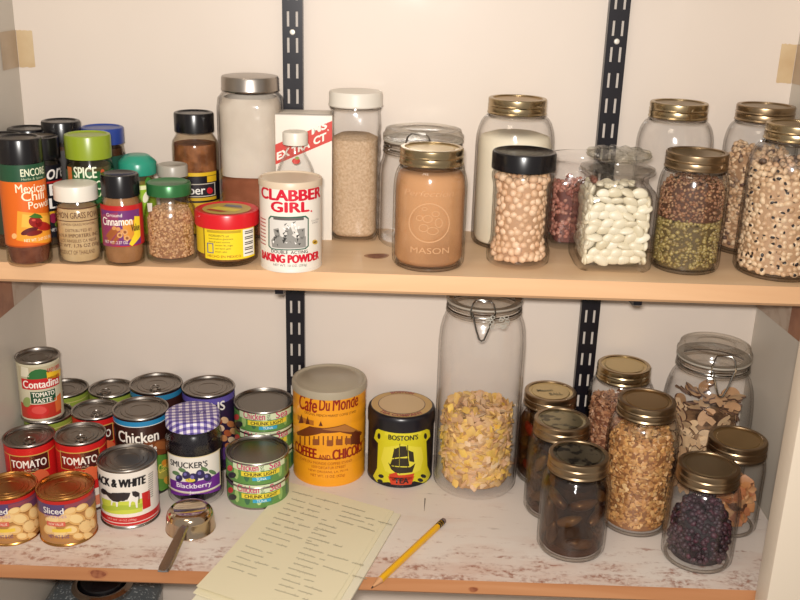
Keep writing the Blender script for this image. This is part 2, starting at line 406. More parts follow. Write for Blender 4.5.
# ---------------------------------------------------------------- slotted wall standards and brackets
BLKM = mat('black_enamel_steel', '17141b', .3, .2, spec=.5)
SCRW = mat('screw_head', 'd8d2c8', .4, .3)
PT = .03175; Z0 = .6077
def standard(X, lab):
    t = thing('shelf_standard', lab, 'shelf standard', (X, YW, 0), group=None)
    bm = bmesh.new(); w = .0127; yf = -.0125; th = .0015; zb, zt = .004, 1.0
    for s in (-1, 1): box(bm, s*w-(th if s > 0 else 0), s*w+(th if s < 0 else 0), yf, -.0005, zb, zt)
    sx, sw, sh = .0055, .0016, .0092
    for (a, c) in ((-w+th, -sx-sw), (-sx+sw, sx-sw), (sx+sw, w-th)): box(bm, a, c, yf, yf+th, zb, zt)
    zs = []; k = -14
    while Z0-PT*k > zb+.02:
        if Z0-PT*k < zt-.02: zs.append(Z0-PT*k)
        k += 1
    zs = sorted(zs)
    edges = [zb]+[q for z in zs for q in (z-sh, z+sh)]+[zt]
    for c in (-sx, sx):
        for a, d in zip(edges[0::2], edges[1::2]): box(bm, c-sw, c+sw, yf, yf+th, a, d)
    finish(bm, 'channel', BLKM, t, smooth=False)
    for z in (Z0-PT*.5, Z0-PT*8.5):
        bm = bmesh.new(); lathe(bm, [(0, .0012), (.0028, .0009), (.0036, 0), (.0036, -.0002)], 20)
        bmesh.ops.rotate(bm, verts=bm.verts, matrix=Matrix.Rotation(PI/2, 3, 'X')); bmesh.ops.translate(bm, verts=bm.verts, vec=(0, yf-.0003, z))
        finish(bm, 'screw', SCRW, t)
standard(-.1574, 'black slotted shelf standard on the wall behind the white box and the orange coffee can')
standard(.248, 'black slotted shelf standard on the wall behind the square lima bean jar')
def bracket(X, lab):
    bm = bmesh.new(); y0, y1, zt = 1.066, YW-.0132, ZU-.0250
    prof = [(y1, zt), (y0+.002, zt), (y0, zt-.003), (y0+.001, zt-.008), (y0+.006, zt-.0105), (y0+.05, zt-.014), (y1, zt-.034)]
    a = [bm.verts.new((X-.0048, p[0], p[1])) for p in prof]; c = [bm.verts.new((X+.0048, p[0], p[1])) for p in prof]
    bm.faces.new(a); bm.faces.new(c[::-1])
    for i in range(len(prof)):
        j = (i+1) % len(prof); bm.faces.new((a[i], c[i], c[j], a[j]))
    tag(finish(bm, 'shelf_bracket', BLKM), lab, 'bracket')
bracket(-.1535, 'black shelf bracket tip under the upper shelf by the left slotted standard')
bracket(.2665, 'black shelf bracket tip under the upper shelf right of the right slotted standard')

# ---------------------------------------------------------------- contents
def pieces(name, label, cat, loc, rfun, z0, z1, n, shape, size, stops, core, seedk=0, topn=None, sq=2, bumpy=0, a0=None, spread=PI, rough=.55, flat=0, coat=0):
    """a heap of small bits nobody would count: a core and bits over it, one object"""
    rnd = random.Random(hash(name) % 1000 if False else len(name)*31+seedk)
    bm = bmesh.new(); lay = bm.faces.layers.float.new('rnd')
    sz = max(size)
    core_prof = [(0, z0)]
    for i in range(9):
        z = z0+(z1-z0-sz*.6)*i/8; core_prof.append((max(.001, rfun(z)-sz*.55), z, sq))
    core_prof.append((0, z1-sz*.6)); lathe(bm, core_prof, 40, mi=1)
    for f in bm.faces: f[lay] = .5
    tmpl = bmesh.new()
    if shape == 'ball': bmesh.ops.create_icosphere(tmpl, subdivisions=1, radius=1)
    elif shape == 'flake':
        bmesh.ops.create_icosphere(tmpl, subdivisions=1, radius=1)
        for v in tmpl.verts: v.co += Vector((rnd.uniform(-.35, .35), rnd.uniform(-.35, .35), rnd.uniform(-.3, .3)))
    TV = [v.co.copy() for v in tmpl.verts]; tmpl.verts.index_update(); TF = [[v.index for v in f.verts] for f in tmpl.faces]; tmpl.free()
    fmap = []
    topn = n//5 if topn is None else topn
    for k in range(n+topn):
        a = rnd.uniform(0, 2*PI) if a0 is None else a0+rnd.uniform(-spread, spread)
        if k < n:
            z = rnd.uniform(z0+sz*.4, z1); r = rfun(z)-sz*.45-rnd.uniform(0, sz*.3)
        else:
            z = z1+rnd.uniform(-sz*.8, sz*.5); r = (rfun(z1)-sz*.5)*math.sqrt(rnd.random())
        kk = 1 if sq == 2 else 1/((abs(math.cos(a))**sq+abs(math.sin(a))**sq)**(1/sq))
        p = Vector((r*kk*math.cos(a), r*kk*math.sin(a), z)); s = rnd.uniform(.75, 1.2)
        M = rot_rand() if shape != 'ball' or size[0] != size[2] else Matrix.Identity(3)
        if flat and k < n and rnd.random() < flat:
            M = Matrix.Rotation(a, 3, 'Z') @ Matrix.Rotation(PI/2+rnd.uniform(-.4, .4), 3, 'Y') @ Matrix.Rotation(rnd.uniform(0, 6), 3, 'Z')
        vs = [bm.verts.new(p+M @ Vector((v.x*size[0]/2*s, v.y*size[1]/2*s, v.z*size[2]/2*s))) for v in TV]
        rv = rnd.random()
        for f in TF:
            nf = bm.faces.new([vs[i] for i in f]); nf[lay] = rv
    m1 = ramp_mat(name+'_bits', stops, 'piece', rough=rough, coat=coat)
    o = finish(bm, name, [m1, mat(name+'_core', core, .7)], angle=80 if shape == 'ball' else 50)
    o.location = loc
    return tag(o, label, cat, kind='stuff')
def powder(name, label, cat, loc, prof, col, col2, scale=120, sq=2, lump=.25, lo=.35, hi=.65):
    bm = bmesh.new(); lathe(bm, prof, 48, n=sq)
    o = finish(bm, name, mat(name+'_mat', col, .8, spec=.15, bump=(scale*2, lump), var=(col2, scale, lo, hi)), angle=60); o.location = loc
    return tag(o, label, cat, kind='stuff')
def copies(src, M, label, group, cat):
    o = src.copy(); COL.objects.link(o); o.matrix_world = M; tag(o, label, cat, group); return o

# ---------------------------------------------------------------- jars
def mason_prof(r, h, rn, bot=.006):
    """outer profile of a jar with a threaded neck of radius rn"""
    hs = h-.018      # where the neck starts
    sh = min(.03, (r-rn)*1.25+.008)
    P = [(0, .0025), (r*.70, .0015), (r-bot*1.2, 0), (r-bot*.45, .0018), (r-.0004, bot), (r, bot*2), (r, hs-sh-.012)]
    for k in range(1, 8):
        t = k/7*PI/2; P.append((rn-.001+(r-rn+.001)*math.cos(t), hs-sh-.012+(sh+.010)*math.sin(t)))
    P += [(rn-.001, hs+.001), (rn-.001, h-.003), (rn-.002, h-.0015)]
    return P
def inner_of(P, w=.0024, zb=.005):
    Q = []
    for p in P[::-1]:
        if p[0] < 1e-6: continue
        Q.append((max(.0, p[0]-w), max(zb, p[1]))+tuple(p[2:]))
    out = []
    for q in Q:
        if out and abs(out[-1][1]-q[1]) < 1e-5 and abs(out[-1][0]-q[0]) < 1e-5: continue
        out.append(q)
    out.append((0, zb+.001)); return out
def radius_at(P, z):
    pr = [p for p in P if p[0] > 1e-6][2:]
    if z <= pr[0][1]: return pr[0][0]-.0005
    for a, b_ in zip(pr, pr[1:]):
        if a[1] <= z <= b_[1]: return a[0]+(b_[0]-a[0])*((z-a[1])/max(1e-6, b_[1]-a[1]))
    return pr[-1][0]
def mason(X, Y, z, r, h, rl, label, group=None, top=LIDW, band=BRASS, g=GLASS, ribs=0, emb=None):
    t = thing('mason_jar', label, 'jar', (X, Y, z), group=group)
    P = mason_prof(r, h, rl-.0016)
    bm = bmesh.new(); full = P+inner_of(P); lathe(bm, full, 56)
    finish(bm, 'glass_body', g, t, angle=50)
    # thread ring just under the band, thick foot
    bm = bmesh.new(); tube(bm, circle(rl-.0012, h-.0205, 48), .0011, 6, closed=True); finish(bm, 'neck_bead', THICK, t)
    bm = bmesh.new(); tube(bm, circle(r-.006, .0026, 48), .0022, 6, closed=True); finish(bm, 'foot_ring', THICK, t)
    bm = bmesh.new()
    lathe(bm, [(rl-.0055, h+.0004), (rl-.005, h+.0012), (rl-.0012, h+.0012), (rl-.0002, h+.0002), (rl, h-.0015), (rl-.0004, h-.006), (rl+.0003, h-.0075), (rl-.0003, h-.009), (rl+.0002, h-.0115),
               (rl-.0002, h-.0145), (rl+.0008, h-.0165), (rl+.0004, h-.0175), (rl-.0008, h-.0172), (rl-.0011, h-.004), (rl-.0055, h-.001)], 64, closed=True)
    finish(bm, 'screw_band', band, t, angle=30)
    bm = bmesh.new()
    lathe(bm, [(0, h-.0004), (rl-.0105, h-.0004), (rl-.0095, h-.0011), (rl-.0075, h-.0008), (rl-.0060, h-.0002), (rl-.0022, h-.0002), (rl-.0022, h-.0026), (0, h-.0026)], 48)
    finish(bm, 'lid', top, t, angle=25)
    return t, P
def disc_text(parent, s, x0, x1, y0, y1, z, m, rz=0, bold=0):
    """writing lying on a lid"""
    V, P = text_mesh(s, bold); xs = [p[0] for p in V]; ys = [p[1] for p in V]; a, b_, c, d = min(xs), max(xs), min(ys), max(ys)
    bm = bmesh.new(); vs = []
    for p in V:
        u = x0+(p[0]-a)/(b_-a)*(x1-x0); v = y0+(p[1]-c)/(d-c)*(y1-y0)
        vs.append(bm.verts.new((u*math.cos(rz)-v*math.sin(rz), u*math.sin(rz)+v*math.cos(rz), z)))
    for p in P:
        try: bm.faces.new([vs[i] for i in p])
        except ValueError: pass
    return finish(bm, 'lid_print', m, parent, smooth=False)
def arc_text(parent, s, r0, r1, z, m, a_mid, span, flip=1, bold=.01):
    V, P = text_mesh(s, bold); xs = [p[0] for p in V]; ys = [p[1] for p in V]; a, b_, c, d = min(xs), max(xs), min(ys), max(ys)
    bm = bmesh.new(); vs = []
    for p in V:
        fr = (p[0]-a)/(b_-a)-.5; v = (p[1]-c)/(d-c)
        an = a_mid+fr*span*flip*-1; rr = r0+(r1-r0)*(v if flip > 0 else 1-v)
        vs.append(bm.verts.new((rr*math.cos(an), rr*math.sin(an), z)))
    for p in P:
        try: bm.faces.new([vs[i] for i in p])
        except ValueError: pass
    return finish(bm, 'lid_print', m, parent, smooth=False)

# cap helper: ribbed plastic cap
def cap(parent, r, z0, z1, m, name='cap', ribs=0, lip=.0015, dome=0, inset=0):
    bm = bmesh.new()
    P = [(r-.002, z0), (r, z0), (r, z1-lip*1.4), (r-lip*.5, z1-lip*.4), (r-lip*1.5, z1)]
    if inset: P += [(r-.004, z1), (r-.0055, z1-inset), (0, z1-inset)]
    else: P += [(r*.6, z1+dome*.7), (0, z1+dome)]
    P += []
    rg = lathe(bm, P+[(0, z0+.001)] if False else P, 72)
    lathe(bm, [(r-.002, z0), (0, z0)], 72)
    if ribs:
        for v in bm.verts:
            if abs(math.hypot(v.co.x, v.co.y)-r) < 1e-5:
                a = math.atan2(v.co.y, v.co.x); i = int(round((a/(2*PI)*72)-.5)); k = 1-(.0004 if i % 2 else 0)/r
                v.co.x *= k; v.co.y *= k
    bmesh.ops.remove_doubles(bm, verts=bm.verts, dist=1e-6)
    return finish(bm, name, m, parent, angle=40)
def bottle(X, Y, z, prof, label, name='spice_bottle', cat='bottle', g=PLAST, w=.0012, seg=48):
    t = thing(name, label, cat, (X, Y, z))
    bm = bmesh.new(); lathe(bm, prof+inner_of(prof, w, .003), seg); finish(bm, 'body', g, t, angle=50)
    return t
def spice_prof(r, h, rn): # h = to the neck top
    return [(0, .002), (r*.6, .0012), (r-.004, 0), (r-.0012, .0012), (r, .005), (r, h-.016), (r-.0008, h-.011), (rn+.001, h-.004), (rn, h)]

# ======================= UPPER SHELF, spices ============================================
e = ZU
def fillp(P, z1, w=.0014, z0=.004):
    out = [(0, z0)]
    for k in range(11):
        z = z0+(z1-z0)*k/10; out.append((radius_at(P, z)-w-.001-(.002 if k == 0 else 0), z))
    return out+[(0, z1+.0008)]
# Mexican chili powder
X, Y, r, h = -.4390, 1.0560, .0248, .145
t = bottle(X, Y, e, spice_prof(r, .122, .0232), 'orange labelled chili powder bottle with black cap, front left of upper shelf')
cap(t, .0243, .117, h, BLKP, ribs=1, inset=.0015)
powder('chili_powder', 'dark red chili powder inside the orange labelled bottle', 'spice', (X, Y, e), fillp(spice_prof(r, .122, .0232), .114), '84503c', '6c3c2c', 90)
A = Art(X, Y, r, e).pc(22)
A.band(165, 182, '1f4a30'); A.band(182, 247, 'd86416'); A.band(246, 247.5, 'b04a10', 1)
A.text('ENCORE', 16, 39, 169, 176.5, 'dfe0c0', bold=.02); A.text('Herbs & Spices', 17, 38, 178, 181, 'b9c4a0')
A.text('Mexican', 11, 40, 184, 192.5, 'f6e6c8', bold=.012, slope=-.001); A.text('Chili', 17, 39, 192, 201, 'f6e6c8', bold=.015); A.text('Powder', 24, 45, 202, 209.5, 'f6e6c8', bold=.012)
A.poly([(13, 211), (47, 212), (46, 242), (12, 240)], 'e8982c', 1); A.poly([(18, 214), (46, 215), (45, 226), (17, 227)], 'f0b040', 2)
A.oval(31, 222, 7, 5.5, '8a1414', 3, .3); A.oval(38, 226, 8, 4.5, 'a41a16', 3, .2); A.oval(25, 231, 9, 3, '5a0e12', 3, -.35); A.oval(30, 233, 8, 2.6, '74100f', 4, -.2)
A.poly([(24, 217), (30, 213), (36, 215), (38, 218), (31, 218)], '3c6a20', 4); A.oval(29, 220, 2, 1.2, 'd05040', 5)
A.text('NET WT. 3.47 OZ (98g)', 20, 46, 239, 243, 'f0dcb8', bold=.01); A.oval(10, 236, 2.5, 2.8, 'e8b070', 2)
A.done(t)
# black label bottle behind (… ore, pepper & salt)
X, Y, r = -.4456, 1.1300, .0222
t = bottle(X, Y, e, spice_prof(r, .113, .019), 'black labelled seasoning bottle behind the orange chili bottle and the small white capped jar')
cap(t, .0232, .108, .1335, BLKP, ribs=1, inset=.001)
powder('black_seasoning', 'grey seasoning in the black labelled bottle', 'spice', (X, Y, e), fillp(spice_prof(r, .113, .019), .10), '5a4c40', '3c322a', 120)
A = Art(X, Y, r, e).pc(41)
A.band(166, 238, '14121a'); A.text('ore', 43, 58, 170, 180, 'e8e0d8', bold=.02, shear=.3); A.rect(40, 62, 182, 184, 'b01c1c')
A.text('ER', 46, 60, 185, 196, 'efe8e0', bold=.03); A.text('LT', 46, 60, 199, 209, 'efe8e0', bold=.03)
A.rect(44, 62, 212, 221, 'd9a020'); A.oval(50, 218, 5, 5, '8a1c3c', 3); A.oval(56, 224, 5, 4, '6a7a20', 4); A.rect(42, 62, 228, 233, '2a2228'); A.text('NET WT', 46, 60, 229, 232, 'd8d0c8', lay=5)
A.done(t)
def plain_spice(X, Y, r, rc, h, hc, capm, col, labels, label, name='spice_bottle', inset=.0015):
    t = bottle(X, Y, e, spice_prof(r, h-hc+.004, rc-.003), label, name)
    cap(t, rc, h-hc, h, capm, ribs=1, inset=inset)
    powder('ground_spice', 'ground spice in the '+label, 'spice', (X, Y, e), fillp(spice_prof(r, h-hc+.004, rc-.003), h-hc-.006), col, col, 120)
    A = Art(X, Y, r, e)
    for (za, zb, c) in labels: A.band(0, 0, c, z=(zb, za))
    return t, A
t, A = plain_spice(-.4375, 1.1850, .0222, .0233, .1440, .024, BLKP, '4c3020', [(.02, .11, '2a2420')], 'tall black capped bottle beside the lime capped bottle, second row')
A.done(t)
t, A = plain_spice(-.4840, 1.1960, .0235, .0245, .132, .022, BLKP, '54402c', [(.02, .10, '3a2c24')], 'black capped bottle in the left back corner of the upper shelf')
A.done(t)
t, A = plain_spice(-.4870, 1.1220, .0235, .0245, .1355, .022, BLKP, '4a3a2c', [(.02, .10, '303828')], 'black capped bottle by the left wall beside the chili bottle')
A.done(t)
# lemon grass powder
X, Y, r = -.3850, 1.0700, .0246
P = [(0, .002), (r*.7, .001), (r-.003, 0), (r-.0006, .002), (r, .006), (r, .062), (r-.002, .067), (.0205, .0705), (.0205, .08)]
t = bottle(X, Y, e, P, 'small glass jar of pale lemon grass powder with a white cap', 'spice_jar', 'jar', GLASS)
cap(t, .0244, .074, .0915, WHTP, ribs=1, dome=.0005)
powder('lemon_grass_powder', 'pale tan powder in the small white capped jar', 'spice', (X, Y, e), fillp(P, .065, .0014), 'c9ac80', 'bc9c6e', 60)
A = Art(X, Y, r, e).pc(76); k = '5c3c28'
A.rect(56, 98, 208, 209, k); A.text('LEMON GRASS POWDER', 54.5, 98, 212.5, 218.5, k, bold=.01); A.rect(56, 98, 221, 221.8, k)
A.text('(LEMON GRASS POWDER)', 60, 93, 223.5, 226.5, k); A.text('DISTRIBUTED BY', 64, 90, 229, 232, k)
A.text('A.N.A IMPORTERS, INC.', 58, 96, 234, 238, k, bold=.01); A.text('LOS ANGELES CA 90058', 60, 94, 239.5, 242.5, k)
A.text('NET WT. 1.76 OZ (50g)', 57, 97, 244, 248.5, k, bold=.01); A.text('PRODUCT OF THAILAND', 59, 93, 250.5, 254.5, k)
A.done(t)
# lime cap "SPICE CLASSICS"
X, Y, r = -.3860, 1.1270, .0272
t = bottle(X, Y, e, spice_prof(r, .114, .0235), 'spice bottle with a lime green cap and dark green label')
cap(t, .0266, .111, .1385, GRNP, ribs=1, inset=.0015)
powder('green_spice', 'dried herb in the lime capped bottle', 'spice', (X, Y, e), fillp(spice_prof(r, .114, .0235), .102), '6a6440', '4c4a28', 90)
A = Art(X, Y, r, e).pc(88.5)
A.band(0, 0, '1f5a2c', z=(.098, .03)); A.band(0, 0, '5a9a2c', z=(.03, .012)); A.rect(64, 68, 168, 186, 'c86a2c')
A.text('SPICE', 70, 92, 167, 178, 'e4e8cc', bold=.025); A.text('CLASSICS', 68, 100, 181, 190, 'e4e8cc', bold=.02); A.text('CLASSICS', 84, 111, 191, 197, 'd8e4b0', bold=.01)
A.oval(98, 172, 2, 3, 'c05030', 3)
A.done(t)
# blue cap
t, A = plain_spice(-.3945, 1.2080, .0262, .0266, .134, .02, BLUP, '8a5a34', [(.08, .1, '1f4a3c'), (.02, .08, 'c0602c')], 'spice bottle with a dark blue cap in the back row')
A.done(t)
# teal cap
X, Y, r = -.3373, 1.1558, .0205
t = bottle(X, Y, e, spice_prof(r, .092, .016), 'lime labelled shaker bottle with a teal flip cap')
bm = bmesh.new(); lathe(bm, [(0, .087), (.0225, .087), (.0228, .0895), (.0228, .1005), (.0215, .103), (.0145, .109), (.013, .1098), (0, .1098)], 48); finish(bm, 'cap', TEALP, t)
powder('yellow_green_spice', 'yellowish spice in the teal capped bottle', 'spice', (X, Y, e), fillp(spice_prof(r, .092, .016), .080), '98904c', '88803c', 90)
A = Art(X, Y, r, e); A.band(0, 0, '8fb428', z=(.076, .015)); A.rect(132, 150, 186, 190, 'e0e4b0', 2); A.oval(146, 197, 3, 6, 'e6e2c8', 3, .3); A.oval(148, 182, 3, 5, '3c8030', 3)
A.done(t)
# clear lidded tub behind
X, Y, r = -.2965, 1.1640, .0175
t = thing('plastic_tub', 'small tub with a greyish clear lid behind the green lidded seed jar', 'jar', (X, Y, e))
bm = bmesh.new(); P = [(0, .0015), (r-.003, 0), (r, .003), (r, .086), (r-.001, .089)]; lathe(bm, P+inner_of(P, .0012, .003), 40); finish(bm, 'body', PLAST, t)
cap(t, r+.001, .084, .098, GREYP, inset=.001)
# cinnamon
X, Y, r = -.3331, 1.0689, .0232
t = bottle(X, Y, e, spice_prof(r, .083, .019), 'black capped bottle of ground cinnamon with a red and purple label')
cap(t, .0212, .080, .105, BLKP, ribs=1, inset=.0012)
powder('ground_cinnamon', 'light brown ground cinnamon', 'spice', (X, Y, e), fillp(spice_prof(r, .083, .019), .0785), 'b0825a', 'a0744e', 80)
A = Art(X, Y, r, e).pc(122.5)
A.rect(101.5, 144, 206, 247, 'b5161a', 1); A.rect(103, 140, 211, 246, '6a2a6a', 2); A.poly([(103, 214), (118, 212), (120, 246), (104, 245)], '8a3058', 3); A.poly([(122, 220), (138, 219), (137, 238), (124, 240)], 'd08a30', 3)
A.text('Ground', 107, 122, 213.5, 217, 'f0e4d8', lay=6); A.text('Cinnamon', 104, 132, 218, 226, 'f4ecdc', lay=6, bold=.015, slope=.001)
for (x0, y0, x1, y1) in ((107, 240, 117, 229), (111, 243, 121, 231), (106, 236, 113, 228)):
    A.poly([(x0, y0), (x0+3, y0+2), (x1+3, y1+1), (x1, y1-1)], '9a5428', 4); A.oval(x1+1.5, y1, 2.2, 2, 'c98a50', 5)
for (x, y) in ((120, 235), (125, 232), (127, 238)): A.oval(x, y, 2.8, 2.8, 'd09a60', 5); A.oval(x, y, 1.5, 1.5, '8a4c24', 6)
A.text('NET WT. 2.37 OZ', 106, 128, 241, 244, 'e8dcd0', lay=6)
A.poly([(134, 216), (139, 216), (140, 236), (132, 246), (129, 244), (134, 234)], 'e8c828', 5); A.text('Value', 131, 139, 225, 232, '40301c', lay=7, bold=.02)
A.done(t)
# coriander seeds
X, Y, r = -.2828, 1.0890, .0304
P = [(0, .002), (r*.6, .0015), (r-.004, 0), (r-.001, .003), (r, .009), (r, .052), (r-.002, .062), (r-.006, .071), (.0235, .0755), (.0235, .083)]
t = bottle(X, Y, e, P, 'rounded glass jar of brown seeds with a dark green lid', 'spice_jar', 'jar', GLASS)
cap(t, .0253, .0785, .0925, DGRN, inset=.0012)
pieces('coriander_seed_heap', 'small round brown seeds filling the green lidded jar', 'seeds', (X, Y, e), lambda z: r-.0036 if z < .050 else r-.0036-(z-.05)*.4, .0065, .060, 1700, 'ball', (.0036, .0036, .0036), ['a07448', 'b88a5c', 'c89c70', '9c6c44', 'd0a880'], '8a5c38')
A = Art(X, Y, r, e).pc(170)
A.poly([(147, 203), (152, 203), (152, 211), (148, 212)], 'd8d4c8', 2); A.done(t, 'price_sticker')
# big spice with "...ber"
X, Y, r = -.2790, 1.2139, .0290
P = [(0, .002), (r-.004, 0), (r, .005), (r, .112), (r-.001, .119), (r-.0065, .128), (r-.0065, .14)]
t = bottle(X, Y, e, P, 'large bottle of brown rub with a black cap and black label')
cap(t, .0247, .131, .155, BLKP, ribs=1, inset=.0015)
powder('barbecue_rub', 'coarse brown rub in the large black capped bottle', 'spice', (X, Y, e), fillp(P, .116), 'a06c48', '74482c', 55, lo=.42, hi=.6)
A = Art(X, Y, r, e).pc(195)
A.rect(172, 214, 173, 176.5, 'd8b020', 2); A.rect(172, 217, 173, 203, '15121a', 1); A.rect(205, 214, 177, 183, 'd8b020', 2); A.rect(186, 213, 184, 197, '262026', 2)
A.frame(186, 213, 184, 197, .8, 'c8c0b0', 3); A.text('Weber', 174, 203, 186, 194.5, 'e8e4dc', lay=4, bold=.02); A.oval(207.5, 190.5, 3, 3.2, 'c01c28', 4)
A.rect(186, 214, 198, 201, 'c8a020', 3); A.band(203, 234, 'c8a020')
A.done(t)
# tall jar with metal lid
X, Y, r = -.2070, 1.2145, .0405
P = [(0, .003, 3), (r*.8, .001, 3), (r-.003, .0005, 3), (r, .006, 3), (r, .165, 3), (r-.001, .175, 2.6), (.0335, .183, 2), (.0335, .196, 2)]
t = bottle(X, Y, e, P, 'tall square glass jar with a brushed metal lid and red brown powder', 'tall_glass_jar', 'jar', GLASS, .0022, 64)
bm = bmesh.new(); lathe(bm, [(.030, .1835), (.0355, .1835), (.0362, .185), (.0358, .1865), (.0355, .199), (.0345, .2012), (.030, .202), (0, .2022)], 64); finish(bm, 'screw_lid', mat('brushed_lid', 'a8a098', .32, 1), t, angle=30)
powder('cocoa_mix', 'reddish brown powder settled in the tall metal lidded jar', 'spice', (X, Y, e), [(0, .006), (r-.006, .006, 3), (r-.0035, .010, 3), (r-.0035, .074, 3), (r*.5, .088, 2), (0, .085)], '945a40', '7c4830', 30)
powder('glass_haze_film', 'pale film painted as glass haze in the tall metal lidded jar', 'powder', (X, Y, e), [(r-.0036, .080, 3), (r-.0034, .165, 3), (.0325, .176, 2.4), (.0318, .176, 2.4), (r-.0042, .165, 3), (r-.0044, .080, 3)], 'cdc2b4', 'bcae9e', 14)  # pale film painted for haze and reflections in the empty upper glass
# red lid tub
X, Y, r = -.2165, 1.0900, .0355
P = [(0, .002), (r-.006, 0), (r-.001, .004), (r, .009), (r, .046), (r-.002, .050), (r-.002, .058)]
t = bottle(X, Y, e, P, 'squat tub with a bright red lid and yellow label', 'spice_tub', 'jar', PLAST)
cap(t, .0374, .046, .063, REDP, name='lid', ribs=1, lip=.002, inset=.001)
powder('bouillon_powder', 'golden brown granules in the red lidded tub', 'spice', (X, Y, e), fillp(P, .044, .0022, z0=.006), 'b08450', '946838', 140)
A = Art(X, Y, r, e).pc(226)
A.rect(204, 253, 227, 260, 'e6c81e', 1); A.rect(195.5, 203, 228, 256, 'd8b81c', 1); A.rect(206, 240, 231, 233.5, 'b89a18', 2)
for k, (a, b_) in enumerate(((208, 228), (208, 232), (208, 229), (214, 232), (214, 230), (214, 226))): A.text(['INGREDIENTS: salt', 'monosodium glutamate', 'dehydrated tomato', 'chicken fat, sugar', 'corn starch, garlic', 'turmeric, spices'][k], a, b_, 235+k*3.2, 237.2+k*3.2, '4a3a20')
A.frame(206.5, 212.5, 244, 254, .8, '2a4a8a', 2); A.rect(242, 252.5, 231, 258, 'eae4d8', 2)
for k in range(13):
    if k % 3 != 2: A.rect(243.5, 251.5, 233+k*1.8, 234+k*1.8, '2c2824', 3)
A.text('HECHO EN MEXICO', 207, 240, 255.5, 258, '8a2018', lay=3)
A.done(t)
bm = bmesh.new()
def flat_shape(bm, pts, z, mi=0):
    f = bm.faces.new([bm.verts.new((p[0], p[1], z)) for p in pts]); f.material_index = mi
    return f
flat_shape(bm, [(.028*math.cos(a), .028*math.sin(a)) for a in [2*PI*i/32 for i in range(32)]], .0622)
flat_shape(bm, [(-.02, -.004), (.012, -.014), (.018, -.004), (-.012, .008)], .0624, 1)
flat_shape(bm, [(-.006, .010), (.018, .004), (.014, .016), (-.004, .02)], .0624, 2)
flat_shape(bm, [(-.022, -.010), (-.004, -.018), (.004, -.016), (-.018, -.004)], .0625, 3)
finish(bm, 'lid_label', [C('b89a4c'), C('d8c040'), C('6a6a78'), C('a83020')], t, smooth=False)
# baking powder
X, Y, r = -.1405, 1.0805, .0355
t = thing('baking_powder_can', 'white can of baking powder with red lettering at the shelf front', 'can', (X, Y, e))
bm = bmesh.new(); lathe(bm, [(0, .0015), (r-.001, .001), (r+.0003, 0), (r+.0005, .002), (r, .003), (r, .0975), (r-.001, .099), (0, .099)], 64); finish(bm, 'can_body', mat('paper_can', 'dcd3c6', .42), t)
bm = bmesh.new(); lathe(bm, [(r+.0002, .0965), (r+.0009, .0965), (r+.0009, .1025), (r+.0002, .104), (r-.0015, .1042), (r-.003, .1025), (0, .1025)], 64); finish(bm, 'lid', mat('cream_lid', 'cdb9a0', .4), t)
A = Art(X, Y, r, e).pc(291.3); k = 'c8102c'; d = '20201e'
A.band(0, 0, 'e4dccf', z=(.0965, .0035), lay=0)
A.text('CLABBER', 262.5, 320, 190, 201, k, bold=.075, lay=3); A.text('GIRL', 272, 309, 202.5, 212.5, k, bold=.075, lay=3); A.oval(311.5, 211, .9, .9, k, 3)
A.poly([(269, 218), (271, 215.5), (306, 215.5), (309, 218), (309, 246), (306, 249), (272, 249), (269, 246)], '2a5a48', 2)
A.poly([(270.2, 219), (272, 217), (305, 217), (307.8, 219), (307.8, 245.5), (305, 248), (272.5, 248), (270.2, 245.5)], 'd2ccc4', 3)
A.rect(274, 304, 217.8, 220.5, '5c5854', 4)
for p in ([(272, 240), (277, 234), (283, 237), (290, 233), (296, 238), (306, 236), (306, 247), (273, 247)], [(274, 229), (279, 228), (281, 236), (276, 238)], [(286, 228), (291, 227), (294, 234), (288, 236)], [(297, 229), (305, 228), (305, 240), (300, 238)]): A.poly(p, '8a8680', 4)
for k2 in range(34):
    x = 272.5+random.random()*31; y = 222+random.random()*22; A.poly([(x, y), (x+random.uniform(1, 4), y+random.uniform(-2, 2)), (x+random.uniform(0, 3), y+random.uniform(1, 4))], random.choice(['24221f', 'eae6e0', '3a3834']), 5)
A.text('DOUBLE  ACTING', 272, 308, 250.8, 254, d, bold=.02); A.text('BAKING POWDER', 263, 318.5, 255, 263, 'c8102c', bold=.08, lay=3); A.text('NET WT. 10 OZ. (283g)', 274, 307, 264.5, 267.5, '5a5450')
A.oval(315, 242, 2.6, 2.4, 'c8a030', 3); A.oval(315, 242, 1.6, .8, '6a4a18', 4, -.4); A.text('GLUTEN', 311.5, 318.5, 222, 223.5, '807870'); A.text('FREE', 312.5, 317.5, 224.5, 226, '807870')
for k2 in range(8): A.rect(261.5, 266.5, 222+k2*3.6, 223.2+k2*3.6, 'b06058', 3)
A.done(t)
# small bottle, white cap
X, Y, r = -.1433, 1.1500, .0240
P = [(0, .002), (r-.003, 0), (r, .004), (r, .085), (r-.002, .098), (.018, .108), (.0122, .118), (.0112, .124), (.0112, .136)]
t = bottle(X, Y, e, P, 'clear glass bottle with a white screw cap behind the white baking powder can', 'glass_bottle', 'bottle', GLASS, .0018)
cap(t, .0152, .1295, .1448, WHTP, ribs=1, dome=.0003)
A = Art(X, Y, .0205, e); A.oval(296, 161, 4, 3, 'b83024', 2); A.oval(297, 158, 2, 1.6, '7c8a40', 3); A.done(t, 'label')
powder('clear_syrup', 'amber liquid in the white capped glass bottle', 'liquid', (X, Y, e), fillp(P, .08, .002), '7a5238', '6c4830', 10)
